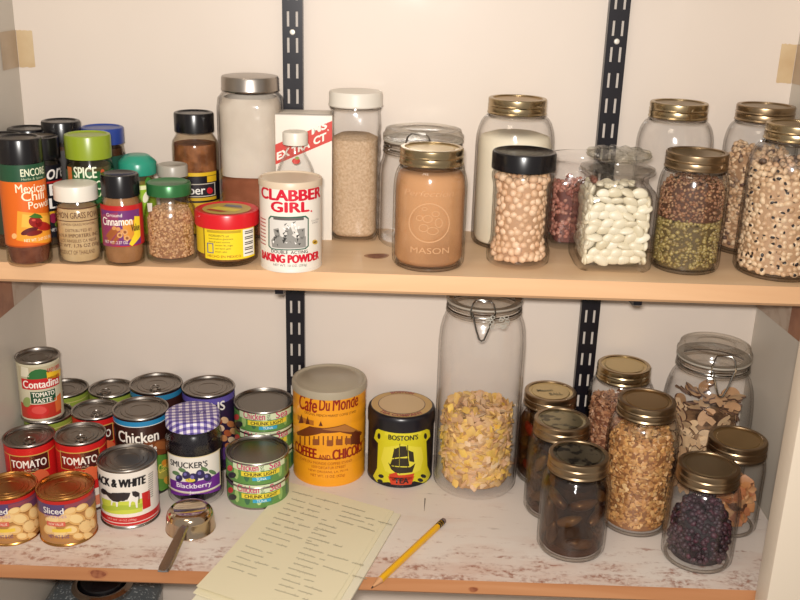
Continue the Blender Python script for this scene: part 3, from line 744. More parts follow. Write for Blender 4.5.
# white box
t = thing('cardboard_box', 'white cardboard box with a red diagonal band behind the glass bottle', 'box', (-.1385, 1.212, e), rz=.04)
w, dp, hb = .0352, .024, .1585
bm = bmesh.new(); box(bm, -w, w, -dp, dp, 0, hb, bev=.0008); finish(bm, 'carton', mat('white_carton', 'e0d7ca', .45), t)
bm = bmesh.new(); yy = -dp-.0003
def fq(pts, mi, dy=0): bm.faces.new([bm.verts.new((a, yy-dy, b_)) for a, b_ in pts]).material_index = mi
def boxx(px, py):  # point on the box front seen at that place
    d = pix_ray(px, py); yb = 1.212-dp; tt = yb/d.y; return (d.x*tt+.1385, CH+d.z*tt-e)
fq([(-w, .0965), (w, .128), (w, .1525), (-w, .1215)][::1], 0)
bm2 = bm
for s, x0, x1, zt0, zt1, sl in (('ITEMS', 292, 325, .0, 0, 0),):
    pass
def box_text(s, xa, xb, za, zb, slope, mi):
    V, P = text_mesh(s, .04); xs = [p[0] for p in V]; ys = [p[1] for p in V]; a, b_, c, d = min(xs), max(xs), min(ys), max(ys)
    vs = []
    for p in V:
        u = xa+(p[0]-a)/(b_-a)*(xb-xa); vs.append(bm.verts.new((u, yy-.0004, za+(p[1]-c)/(d-c)*(zb-za)+slope*(u-xa))))
    for p in P:
        try: bm.faces.new([vs[i] for i in p]).material_index = mi
        except ValueError: pass
SL = .031/.0704
box_text('MS', .010, .029, .1345, .1445, SL, 1); box_text('EX', -.0335, -.017, .1015, .1115, SL, 1); box_text('TRA', -.015, .008, .1090, .1190, SL, 1); box_text('CT', .012, .028, .1215, .1315, SL, 1)
box_text('R', .0295, .0315, .1400, .1420, 0, 1)
finish(bm, 'print', [C('c8382c'), C('eee6da')], t, smooth=False)
bm = bmesh.new(); box(bm, -w, w, -dp-.0006, -dp+.004, hb-.0002, hb+.001); finish(bm, 'flap', mat('carton_grey', 'a89e92', .5), t, smooth=False)
# tall jar white lid
X, Y, r = -.0751, 1.212, .0325
P = [(0, .003, 3.2), (r*.8, .001, 3.2), (r-.0035, .0003, 3.2), (r-.0005, .007, 3.2)]
for k in range(0, 18): P.append((r-(.0009 if k % 2 else 0), .012+k*.0082, 3.2))
P += [(r-.001, .158, 3), (.0305, .165, 2), (.0295, .168, 2), (.0295, .18, 2)]
t = bottle(X, Y, e, P, 'tall square glass jar with a white metal lid and pale grain', 'tall_glass_jar', 'jar', GLASS, .002, 64)
bm = bmesh.new(); lathe(bm, [(.0295, .1690), (.0335, .1690), (.0342, .1705), (.0334, .172), (.0334, .1845), (.0322, .1868), (.029, .1872), (0, .1872)], 64); finish(bm, 'screw_lid', mat('white_lid', 'ddd5c8', .35), t, angle=30)
bm = bmesh.new(); tube(bm, circle(.0315, .1665, 40), .0012, 6, closed=True); finish(bm, 'neck_bead', THICK, t)
powder('pale_grain', 'fine pale grain two thirds up the tall white lidded jar', 'grain', (X, Y, e), [(0, .006), (r-.008, .006, 3), (r-.0042, .010, 3)]+[(r-.0038-(.0007 if k % 2 else 0), .014+k*.0082, 3) for k in range(15)]+[(r*.6, .134, 2.4), (0, .1335)], 'cfb496', 'b89a7a', 320, lump=.5)

# ======================= bale jars ===========================================================
def bale(X, Y, z, P, rl, hl, label, front=-PI/2, lever=.034, lid_t=.012, group=None, dome=.002, g=GLASS):
    t = thing('bale_jar', label, 'jar', (X, Y, z), group=group)
    bm = bmesh.new(); lathe(bm, P+inner_of(P, .003, .006), 56); finish(bm, 'glass_body', g, t, angle=50)
    hb = P[-1][1]
    bm = bmesh.new(); tube(bm, circle(rl-.003, hb-.004, 48), .0022, 6, closed=True); finish(bm, 'glass_rim', THICK, t)
    bm = bmesh.new(); tube(bm, circle(rl-.002, hb-.013, 48), .002, 6, closed=True); finish(bm, 'neck_bead', THICK, t)
    bm = bmesh.new(); lathe(bm, [(rl-.010, hb), (rl-.0005, hb), (rl, hb+.0012), (rl-.0005, hb+.0024), (rl-.010, hb+.0024)], 48, closed=True); finish(bm, 'rubber_gasket', mat('clear_gasket', 'aaa294', .5), t)
    bm = bmesh.new(); lz = hb+.0025
    lathe(bm, [(0, lz), (rl-.002, lz), (rl, lz+.002), (rl, lz+lid_t*.45), (rl-.002, lz+lid_t*.6), (rl-.0035, lz+lid_t), (rl-.008, lz+lid_t+.001), (rl-.010, lz+lid_t-.001), (rl*.55, lz+lid_t-.001), (rl*.5, lz+lid_t+.0005), (rl*.42, lz+lid_t-.001), (0, lz+lid_t-.001)], 56)
    finish(bm, 'glass_lid', glass('lid_glass', 'fcfbf9', 'c4c1bb', edgep=2.2, base=.05), t, angle=40)
    c, s = math.cos(front), math.sin(front)
    def W3(side, out, zz): return ((rl+out)*c-side*s, (rl+out)*s+side*c, zz)
    bm = bmesh.new()
    tube(bm, circle(rl-.0015, hb-.0085, 48), .0011, 6, closed=True)
    finish(bm, 'neck_wire', WIRE, t)
    bm = bmesh.new()
    tube(bm, [W3(-.014, .001, hb-.0085), W3(-.0155, .003, hb+.002), W3(-.013, .003, lz+lid_t*.8), W3(-.009, -.002, lz+lid_t+.001), W3(.009, -.002, lz+lid_t+.001), W3(.013, .003, lz+lid_t*.8), W3(.0155, .003, hb+.002), W3(.014, .001, hb-.0085)], .0011, 6)
    finish(bm, 'latch_wire', WIRE, t)
    bm = bmesh.new()
    tube(bm, [W3(-.013, .004, hb), W3(-.011, .005, hb-.008), W3(-.0075, .006, hb-lever*.6), W3(-.003, .006, hb-lever*.95), W3(0, .006, hb-lever), W3(.003, .006, hb-lever*.95), W3(.0075, .006, hb-lever*.6), W3(.011, .005, hb-.008), W3(.013, .004, hb)], .0012, 6)
    tube(bm, [W3(-.012, .0045, hb-.002), W3(.012, .0045, hb-.002)], .0009, 6)
    finish(bm, 'latch_lever', WIRE, t)
    return t
r = .0545; P = [(0, .003), (r*.8, .0015), (r-.004, .0003), (r-.0006, .004), (r, .012), (r, .085), (r-.001, .098), (r-.004, .107), (.0495, .113), (.0485, .116), (.0485, .1300)]
bale(.0105, 1.2005, e, P, .0505, .142, 'empty wide bale jar with a glass lid behind the cocoa jar', front=-PI/2-.12, lever=.018)

# ======================= mason jars upper ====================================================
X, Y = .0200, 1.1004
t, P = mason(X, Y, e, .0431, .1387, .0367, 'quart jar of cocoa brown powder with embossed fruit emblem', top=LIDW)
powder('cocoa_powder', 'milk chocolate brown powder filling the embossed jar', 'powder', (X, Y, e), [(0, .006), (.036, .006), (.0398, .012), (.0402, .096), (.039, .104), (.036, .111), (.02, .113), (0, .116)], 'bd8c60', 'a97a52', 14, lump=.3, lo=.42, hi=.62)
A = Art(X, Y, .0431, e).pc(429.5); EM = mat('raised_glass', 'c99a70', .1, spec=.8)
def ringart(A, x, y, a, b_, w, m, lay=2, n=28):
    for k in range(n):
        t0, t1 = 2*PI*k/n, 2*PI*(k+1)/n
        A.poly([(x+a*math.cos(t0), y+b_*math.sin(t0)), (x+a*math.cos(t1), y+b_*math.sin(t1)), (x+(a-w)*math.cos(t1), y+(b_-w)*math.sin(t1)), (x+(a-w)*math.cos(t0), y+(b_-w)*math.sin(t0))], m, lay)
ringart(A, 429.5, 223, 20.5, 20, 1.2, EM, 3)
for (x, y, a, b_) in ((424, 228, 5, 4), (433, 231, 6, 4), (439, 223, 4, 5), (428, 219, 5, 4), (420, 218, 3.5, 3), (436, 214, 4, 3), (425, 209, 3, 2)): ringart(A, x, y, a, b_, .8, EM, 3, 12)
A.text('MASON', 411, 449, 248, 254, EM, 3); A.text('Perfection', 405, 454, 191, 197, EM, 3, shear=.3)
A.done(t, 'embossing')
X, Y = .1255, 1.2065
t, P = mason(X, Y, e, .0492, .1838, .0362, 'half gallon jar of cream flour behind the chickpea jar', top=LIDT)
powder('cream_flour', 'cream coloured flour filling the half gallon jar', 'flour', (X, Y, e), [(0, .006), (.043, .006), (.0455, .012), (.0457, .128), (.042, .138), (.03, .142), (0, .141)], 'eadfc8', 'e0d4ba', 8, lump=.1)
X, Y, r = .1285, 1.1200, .0378
PC = [(0, .003), (r*.8, .0015), (r-.004, 0), (r-.0006, .003), (r, .009), (r, .017), (r-.0035, .026), (r-.004, .034), (r-.0035, .095), (r-.0012, .103), (r-.0012, .108), (r-.004, .1125), (r-.0045, .118), (r-.0045, .126)]
t = thing('glass_jar', 'jar of chickpeas with a wide black plastic lid', 'jar', (X, Y, e))
bm = bmesh.new(); lathe(bm, PC+inner_of(PC, .0022, .005), 56); finish(bm, 'glass_body', GLASS, t, angle=50)
cap(t, .0375, .1145, .1352, BLKP, name='screw_lid', ribs=1, lip=.002, inset=.0008)
chick_at = (X, Y)
# half gallon empty
X, Y = .3250, 1.2085
t, P = mason(X, Y, e, .0470, .1843, .0353, 'nearly empty half gallon jar behind the split pea jar', top=LIDG)
A = Art(X, Y, .0472, e); GL2 = mat('raised_clear_glass', 'b8b4a8', .1)
ringart(A, 688, 158, 12, 12, .6, GL2, 2); A.done(t, 'embossing')
# split peas and lentils
X, Y = .3290, 1.1190
t, P = mason(X, Y, e, .0408, .1392, .0358, 'quart jar of green split peas under red lentils on the upper shelf', top=LIDG, band=BRASSD)
pieces('split_pea_heap', 'green and yellow split peas in the lower half of the jar', 'peas', (X, Y, e), lambda z: .0378, .006, .062, 900, 'ball', (.0062, .0058, .004), ['84723e', '98844c', 'a8945c', '6c5a32', '8c7444'], '5c4a28', rough=.35)
pieces('red_lentil_layer', 'reddish brown lentils above the split peas', 'lentils', (X, Y, e), lambda z: .0378 if z < .095 else .0378-(z-.095)*.45, .063, .108, 800, 'ball', (.0045, .0045, .003), ['80543a', '9a6c4a', '6c4430', 'a88460', '8c5e44'], '50301e', seedk=5, rough=.35)
# black eyed pea jars
X, Y = .4325, 1.2100
t, P = mason(X, Y, e, .0445, .1836, .0350, 'half gallon jar of black-eyed peas in the right back corner', top=LIDG, band=BRASSD)
pieces('black_eyed_pea_heap', 'black-eyed peas filling the jar in the right back corner', 'peas', (X, Y, e), lambda z: .0405 if z < .118 else .0405-(z-.118)*.5, .007, .132, 900, 'ball', (.0088, .0064, .0058), ['c8a07a', 'd8b894', 'bc946e', 'd0ac86', '4a2c28', 'dcc09c', 'd4b08a'], 'a07c5c', a0=-PI/2-.3, spread=1.9, topn=80)
X, Y = .4375, 1.1120; bigr = .0500
t, P = mason(X, Y, e, bigr, .1760, .0358, 'large half gallon jar of black-eyed peas cut by the right picture edge', top=LIDG)
big_at = (X, Y); PB = P

# ======================= countable beans =====================================================
def ico(bm, sub, sx, sy, sz):
    bmesh.ops.create_icosphere(bm, subdivisions=sub, radius=1)
    for v in bm.verts: v.co = Vector((v.co.x*sx, v.co.y*sy, v.co.z*sz))
# chickpeas
bm = bmesh.new(); ico(bm, 2, .0050, .0045, .0047)
for v in bm.verts:
    if v.co.x > .0034: v.co.x += .0009*(1-abs(v.co.y)/.0042)
    v.co *= 1+.05*math.sin(v.co.z*1500+v.co.y*900)
CP = finish(bm, 'chickpea', ramp_mat('chickpea_skin', ['d0a682', 'dcb896', 'e4c4a4', 'd4ae8a', 'c49c78'], 'object', rough=.5), angle=80)
X, Y = chick_at; rnd = random.Random(3)
def chick_r(z): return radius_at(PC, z)-.0028
cells = []; z = .0105; row = 0
while z < .1085:
    R = chick_r(z)-.0046; n = int(2*PI*R/.0089)
    for i in range(n): cells.append((2*PI*(i+.5*(row % 2))/n+rnd.uniform(-.09, .09), R-rnd.uniform(0, .0022), z+rnd.uniform(-.0026, .0026)))
    z += .0079; row += 1
front = math.atan2(-Y, -X)
cells.sort(key=lambda c: abs((c[0]-front+PI) % (2*PI)-PI))
clab = 'beige chickpea in the jar with the black lid'
def M4(p, M, s=1): return Matrix.Translation(p) @ M.to_4x4() @ Matrix.Scale(s, 4)
first = True
rest = cells[200:]
for a, R, z in cells[:200]:
    Mx = M4((X+R*math.cos(a), Y+R*math.sin(a), e+z), rot_rand(), rnd.uniform(.85, 1.1))
    if first: CP.matrix_world = Mx; tag(CP, clab, 'chickpea', 'chickpeas in the black lidded jar'); first = False
    else: copies(CP, Mx, clab, 'chickpeas in the black lidded jar', 'chickpea')
bm = bmesh.new()
lay = bm.faces.layers.float.new('rnd')
lathe(bm, [(0, .008), (.028, .008), (.028, .100), (0, .102)], 24, mi=1)
for k in range(len(rest)+60):
    if k < len(rest): a, R, z = rest[k]
    else: a, R, z = rnd.uniform(0, 6.28), .026*math.sqrt(rnd.random()), .104+rnd.uniform(-.002, .003)
    v0 = len(bm.verts); r0 = bmesh.ops.create_icosphere(bm, subdivisions=1, radius=.0043)
    bmesh.ops.translate(bm, verts=r0['verts'], vec=(R*math.cos(a), R*math.sin(a), z)); rv = rnd.random()
    for v in r0['verts']:
        for f in v.link_faces: f[lay] = rv
o = finish(bm, 'chickpea_heap', [ramp_mat('chickpea_rest', ['c8986c', 'd8ac82', 'e0b890', 'bc8c64'], 'piece'), mat('chickpea_core', 'b48c6a', .6)], angle=80); o.location = (X, Y, e)
tag(o, 'chickpeas in the middle and back of the black lidded jar', 'chickpeas', kind='stuff')
# black eyed peas, large jar
bm = bmesh.new(); ico(bm, 2, .0050, .0036, .0037)
for v in bm.verts: v.co.y -= .0009*(1-(v.co.x/.0050)**2)
for f in bm.faces:
    c = f.calc_center_median()
    if c.y < -.0027 and abs(c.x) < .0018 and abs(c.z) < .0019: f.material_index = 1
BE = finish(bm, 'black_eyed_pea', [ramp_mat('pea_skin', ['c8a480', 'd8ba96', 'e0c6a4', 'd0ae88', 'bc9874'], 'object', rough=.45), mat('pea_eye', '1e1416', .4)], angle=80)
X, Y = big_at; cells = []; z = .010; row = 0
def big_r(z): return radius_at(PB, z)-.0030
while z < .128:
    R = big_r(z)-.0042; n = int(2*PI*R/.0074)
    for i in range(n): cells.append((2*PI*(i+.5*(row % 2))/n+rnd.uniform(-.06, .06), R-rnd.uniform(0, .0016), z+rnd.uniform(-.0012, .0012)))
    z += .0062; row += 1
front = math.atan2(-Y, -X)-.12
cells.sort(key=lambda c: abs((c[0]-front+PI) % (2*PI)-PI))
blab = 'cream black-eyed pea in the large jar at the right end'; first = True
for a, R, z in cells[:300]:
    Mx = M4((X+R*math.cos(a), Y+R*math.sin(a), e+z), rot_rand(), rnd.uniform(.9, 1.1))
    if first: BE.matrix_world = Mx; tag(BE, blab, 'bean', 'black-eyed peas in the large jar'); first = False
    else: copies(BE, Mx, blab, 'black-eyed peas in the large jar', 'bean')
bm = bmesh.new(); lay = bm.faces.layers.float.new('rnd')
lathe(bm, [(0, .008), (.044, .008), (.0445, .112), (.030, .126), (0, .127)], 32, mi=1)
for k in range(len(cells)-300+90):
    if k < len(cells)-300: a, R, z = cells[300+k]
    else: R = .04*math.sqrt(rnd.random()); a, z = rnd.uniform(0, 6.28), .129+rnd.uniform(-.002, .004)
    r0 = bmesh.ops.create_icosphere(bm, subdivisions=1, radius=.0037)
    bmesh.ops.translate(bm, verts=r0['verts'], vec=(R*math.cos(a), R*math.sin(a), z)); rv = rnd.random()
    for v in r0['verts']:
        for f in v.link_faces: f[lay] = rv
o = finish(bm, 'black_eyed_pea_heap', [ramp_mat('pea_rest', ['c49a74', 'd8b490', '3a2420', 'e0c09c', 'b88c68'], 'piece'), mat('pea_core', 'b08c6a', .6)], angle=80); o.location = (X, Y, e)
tag(o, 'black-eyed peas in the middle and back of the large jar at the right end', 'peas', kind='stuff')

# square jars with glass lids
def square_jar(X, Y, label, lid=True, r=.0455, w=.006):
    t = thing('square_glass_jar', label, 'jar', (X, Y, e)); q = 6
    P = [(0, .004, q), (r*.75, .002, q), (r-.004, .0005, q), (r-.0006, .004, q), (r, .010, q), (r, .082, q), (r-.0006, .088, 5.5), (r-.003, .094, 4.5), (.0385, .0985, 3), (.0375, .101, 2), (.0375, .107, 2), (.041, .110, 2), (.0445, .112, 2), (.0450, .1135, 2), (.0435, .1145, 2)]
    bm = bmesh.new(); Q = inner_of(P, w, .007); lathe(bm, P+Q, 64); finish(bm, 'glass_body', GLASS, t, angle=50)
    if not lid: return t
    bm = bmesh.new(); lathe(bm, [(0, .1150), (.040, .1150), (.0435, .1162), (.0435, .1180), (.039, .1195), (.028, .1215), (.020, .1225), (.016, .1228)], 48)
    finish(bm, 'glass_lid', glass('lid_glass', 'fcfbf9', 'c4c1bb', edgep=2.2, base=.05), t, angle=50)
    bm = bmesh.new()
    rings = lathe(bm, [(.016, .1228), (.0155, .1245), (.024, .1265), (.0345, .1295), (.0370, .1330), (.034, .1365), (.024, .1385), (.010, .1390), (0, .1390)], 48)
    for ri in rings[2:7]:
        for i, v in enumerate(ri):
            k = 1+.07*math.cos(i*2*PI/48*12); v.co.x *= k; v.co.y *= k; v.co.z += .0012*math.cos(i*2*PI/48*12)
    finish(bm, 'lid_knob', glass('cut_glass', 'fdfcf8', 'c8cac2', edgep=1.8, refl=1.2, base=.10, rough=.22, wave=120, ws=.9), t, angle=20)
    return t
square_jar(.2400, 1.1275, 'square glass jar of white lima beans with a cut glass knob lid')
square_jar(.2130, 1.2155, 'open square glass jar with pinkish beans hidden behind the lima bean jar', lid=False, r=.0405, w=.0035)
pieces('pink_bean_heap', 'pinkish brown beans in the square jar behind the lima beans', 'beans', (.2130, 1.2155, e), lambda z: .0362, .008, .078, 500, 'ball', (.009, .006, .006), ['a8685a', 'b87c6a', '8c5044', 'c08c78'], '6a3c34', sq=5, topn=60)
bm = bmesh.new(); ico(bm, 3, .0092, .0060, .0033)
for v in bm.verts: v.co.y += .0012*(v.co.x/.0098)**2
LB = finish(bm, 'lima_bean', ramp_mat('lima_skin', ['d4c8ac', 'dcd2b8', 'e2dac4', 'cec2a4'], 'object', rough=.38), angle=80)
X, Y = .2400, 1.1275; first = True; rnd = random.Random(11)
llab = 'flat cream lima bean in the square glass jar'
def put_lima(x, y, z, nrm):
    global first
    n_ = Vector(nrm).normalized(); t1 = Vector((0, 0, 1)) if abs(n_.z) < .9 else Vector((1, 0, 0))
    t1 = (t1-n_*t1.dot(n_)).normalized(); t2 = n_.cross(t1); a = rnd.gauss(0, .35)
    if rnd.random() < .35: a += rnd.uniform(-.6, .6)
    ax = t2*math.cos(a)+t1*math.sin(a); ay = n_.cross(ax)
    tl = rnd.choice([0, 0, .15, .5, .9])*rnd.choice([-1, 1])   # tip edge-on
    nn = n_*math.cos(tl)+ay*math.sin(tl); ay2 = nn.cross(ax)
    M = Matrix((ax, ay2, nn)).transposed()
    Mx = M4((X+x, Y+y, e+z), M, rnd.uniform(.85, 1.12))
    if first:
        LB.matrix_world = Mx; tag(LB, llab, 'bean', 'lima beans in the square jar'); first = False
    else: copies(LB, Mx, llab, 'lima beans in the square jar', 'bean')
ri = .0455-.006
for face in ('front', 'left', 'right', 'back'):
    z = .014; row = 0
    while z < (.096 if face in ('front', 'left') else .09):
        lim = .030 if z < .085 else .024
        k = -lim+(.0045 if row % 2 else 0); off = ri-.0048-(max(0, z-.083)*.35)
        while k <= lim+.001:
            u = k+rnd.uniform(-.0015, .0015); zz = z+rnd.uniform(-.001, .001); d = off-rnd.uniform(0, .0015)
            if face == 'front': put_lima(u, -d, zz, (0, -1, 0))
            elif face == 'left': put_lima(-d, u, zz, (-1, 0, 0))
            elif face == 'right' and row % 1 == 0: put_lima(d, u, zz, (1, 0, 0))
            k += .0135
        z += .0088; row += 1
for k in range(12): put_lima(rnd.uniform(-.024, .024), rnd.uniform(-.024, .024), .0965+rnd.uniform(-.002, .002), (0, 0, 1))
bm = bmesh.new(); lathe(bm, [(0, .008, 5), (.0325, .008, 5), (.0325, .085, 5), (.028, .092, 4), (0, .094)], 40)
o = finish(bm, 'lima_bean_heap', mat('lima_core_shade', '8c8064', .6, bump=(110, 1.0), var=('6c6048', 110, .45, .6)), angle=60); o.location = (X, Y, e)  # core coloured dark to paint the shade in the gaps between beans
tag(o, 'lima beans packed in the middle of the square glass jar', 'beans', kind='stuff')
# ======================= LOWER SHELF: cans ===================================================
def can(X, Y, r, h, label, z=0, metal=TIN, top=TINTOP, tab=False, name='food_can', tabrot=-PI/2, cat='can', beads=0):
    t = thing(name, label, cat, (X, Y, z))
    bm = bmesh.new()
    P = [(0, .0022), (r-.0035, .0022), (r-.0025, .0002), (r, 0), (r+.0008, .0012), (r+.0002, .0028), (r-.0006, .0036)]
    if beads:
        z0, z1 = h*.25, h*.75
        for k in range(beads*4+1): P.append((r-.0006-.0005*(1-math.cos(2*PI*k/4))/2, z0+(z1-z0)*k/(beads*4)))
    P += [(r-.0006, h-.0038), (r+.0002, h-.0028), (r+.0008, h-.0012), (r+.0003, h), (r-.0012, h), (r-.002, h-.0008)]
    lathe(bm, P, 64); finish(bm, 'can_body', metal, t, angle=30)
    bm = bmesh.new(); z1 = h-.0033
    Q = [(r-.002, h-.0008), (r-.0028, z1)]
    rr = r-.0035
    for f, d in ((1., 0), (.93, 0), (.91, -.0007), (.80, -.0007), (.78, 0), (.62, 0), (.60, .0005), (.46, .0005), (.44, 0), (0, 0)): Q.append((rr*f, z1+d))
    lathe(bm, Q, 64); finish(bm, 'can_lid', top, t, angle=12)
    if tab:
        c, s = math.cos(tabrot), math.sin(tabrot); bm = bmesh.new()
        def T(u, v, zz): return (u*c-v*s, u*s+v*c, zz)
        cx = rr*.45
        tube(bm, [T(cx+.0085*math.cos(2*PI*k/18), .0065*math.sin(2*PI*k/18), z1+.0022) for k in range(18)], .0011, 6, closed=True)
        tube(bm, [T(cx+.006, 0, z1+.0018), T(cx+.013, 0, z1+.0012)], [.003, .0026], 8)
        finish(bm, 'pull_tab', metal, t)
    return t
RED, DRED = 'c81e1e', '8a1414'
def tomato(X, Y, r, h, lab, x0, x1, yt, tw=True):
    t = can(X, Y, r, h, lab, tab=True, tabrot=-PI/2+.4)
    A = Art(X, Y, r-.0004, 0).pc((x0+x1)/2); xc = (x0+x1)/2; w = x1-x0
    A.band(0, 0, RED, z=(h-.004, .004)); A.band(0, 0, 'd8a848', z=(h-.0135, h-.0145), lay=1)
    A.band(0, 0, 'e0d6c8', z=(.032, .004), lay=1); A.band(0, 0, 'd88060', z=(.022, .008), lay=2)
    A.rect(x0+4, x1-9, yt+6, yt+24, 'c9a050', 2); A.rect(x0+4.8, x1-9.8, yt+7, yt+23, '4a1612', 3); A.rect(x0+4.8, x0+24, yt+7, yt+23, '8c2018', 4)
    A.text('TOMATO', x0+6, x1-12, yt+11, yt+18.5, 'efe6da', lay=6, bold=.025); A.text('SAUCE', xc-8, xc+6, yt+19.8, yt+21.6, 'd8c0a0', lay=6)
    A.oval(xc+9, yt+27, 8, 7, 'd8643c', 4); A.oval(xc-8, yt+28, 9, 6, 'c84028', 4)
    A.done(t); return t
tomato(-.4798, 1.0935, .0316, .0962, 'red tomato can nearest the left edge with a black and gold panel', 0, 52, 449)
tomato(-.4160, 1.0990, .0316, .0990, 'red tomato can behind the right can of sliced potatoes', 52, 104, 446)
tomato(-.4165, 1.1640, .0314, .1022, 'red tomato can in the middle row between green can and chicken can', 69, 117, 420)
def green_can(X, Y, r, h, lab, tab=True, stripe='8a9a3c'):
    t = can(X, Y, r, h, lab, tab=tab, tabrot=-PI/2-.5); A = Art(X, Y, r-.0004, 0)
    A.band(0, 0, stripe, z=(h-.004, .004)); A.band(0, 0, 'c8b878', z=(h-.010, h-.011), lay=1); A.rect(A.xc+2, A.xc+12, 0, 0, 'd0c8bc') if False else None
    return t, A
t, A = green_can(-.4790, 1.1583, .0316, .0972, 'olive green labelled can under the small tomato paste can'); A.done(t)
t, A = green_can(-.4790, 1.2238, .0318, .1042, 'olive green labelled can in the left back corner of the lower shelf', True); A.rect(62, 70, 404, 412, 'd4ccc4', 2); A.rect(64, 68, 405, 410, '5a6cae', 3); A.done(t)
t, A = green_can(-.4140, 1.2255, .0305, .1057, 'pull tab can with a green label at the back behind the tomato cans'); A.done(t)
# tomato paste
X, Y, r, h = -.4822, 1.1500, .0272, .0865; z = .0974
t = can(X, Y, r, h, 'small tomato paste can standing on top of the green can', z=z)
A = Art(X, Y, r-.0004, z).pc(37.5); A.band(0, 0, 'c8c0a4', z=(h-.004, .004))
A.rect(17, 58, 367, 384, 'b8ac8c', 1); A.oval(38, 378, 13, 9, '2c6a34', 2); A.poly([(19, 366), (26, 368), (27, 377), (19, 376)], 'd8d0b8', 2)
A.poly([(44, 372), (58, 368), (58, 375), (45, 379)], 'e8b828', 3); A.text('EASY OPEN', 45, 57, 370, 374, 'b82018', lay=5, bold=.02)
A.rect(20, 57, 379, 389.5, 'c01c20', 3); A.text('Contadina', 21.5, 56, 380.5, 388, 'f4ece0', lay=5, bold=.025)
A.rect(28, 54, 391, 404, '1c4a30', 3); A.frame(28, 54, 391, 404, .6, 'd8d0b8', 4); A.text('TOMATO', 30, 52, 392.5, 397, 'f0e8d8', lay=5, bold=.03); A.text('PASTE', 32, 50, 398.5, 402.7, 'f0e8d8', lay=5, bold=.03)
A.rect(20, 59, 404.5, 419, 'b83424', 1); A.oval(36, 411, 11, 6.5, 'c82c28', 3); A.oval(37, 410, 7.5, 4, 'd85048', 4); A.poly([(52, 398), (58, 392), (59, 408), (54, 412)], 'd86c34', 3); A.oval(25, 402, 4, 5, '8a9a58', 2)
A.done(t)
# green beans / chicken cans
X, Y, r, h = -.3489, 1.2195, .0356, .118
t = can(X, Y, r, h, 'tall can with a blue rimmed dark label in the back row', tab=True, tabrot=-PI/2+.2); A = Art(X, Y, r-.0004, 0).pc(156)
A.band(0, 0, '3a1c18', z=(h-.004, .004)); A.band(0, 0, '2878a0', z=(h-.005, h-.0125), lay=1); A.done(t)
X, Y, r, h = -.3505, 1.1464, .0358, .1144
t = can(X, Y, r, h, 'dark labelled chicken can with a blue stripe behind the cow picture can'); A = Art(X, Y, r-.0004, 0).pc(140)
A.band(0, 0, '35160f', z=(h-.004, .004)); A.band(0, 0, '2480b0', z=(h-.0045, h-.011), lay=1); A.band(0, 0, 'd8dcd8', z=(h-.011, h-.012), lay=1)
A.text('Chicken', 116, 155, 432, 443, 'f0e8dc', lay=5, bold=.025); A.text('Noodle', 128, 153, 446, 454, 'f0e8dc', lay=5, bold=.02)
A.poly([(140, 441), (165, 436), (166, 450), (150, 456), (142, 450)], '7a4020', 2); A.oval(158, 445, 7, 4, '9a5a30', 3)
A.poly([(150, 455), (167, 452), (167, 486), (158, 491), (150, 488)], '5c8a38', 2); A.oval(163, 463, 5, 4, 'e09030', 3); A.oval(158, 474, 6, 5, 'a8a048', 3); A.oval(164, 480, 4, 4, 'd8a040', 4); A.text('Classics', 155, 166, 468, 477, 'f0d860', lay=5)
A.done(t)
# purple beans can
X, Y, r, h = -.2758, 1.2177, .0360, .1169
t = can(X, Y, r, h, 'purple labelled can of beans in the back row behind the jam jar'); A = Art(X, Y, r-.0004, 0).pc(207.5)
A.band(0, 0, '2c1c3c', z=(h-.004, .004)); A.band(0, 0, '5c50a0', z=(h-.005, h-.014), lay=1); A.rect(181, 234, 397, 398, 'c0a850', 2)
A.text('BEANS', 188, 222, 403, 412, 'ece4dc', lay=5, bold=.03)
for (x, y, c) in ((222, 420, 'd8b088'), (228, 424, 'c07848'), (218, 428, 'e0c0a0'), (225, 433, 'b05c38'), (231, 431, 'd8a070'), (221, 438, 'c88858'), (229, 440, 'e4c8a8'), (216, 421, '8a3c28'), (226, 446, 'b87040')): A.oval(x, y, 4, 3.2, c, 3, .4)
A.rect(214, 234, 450, 462, '5a3878', 2); A.done(t)
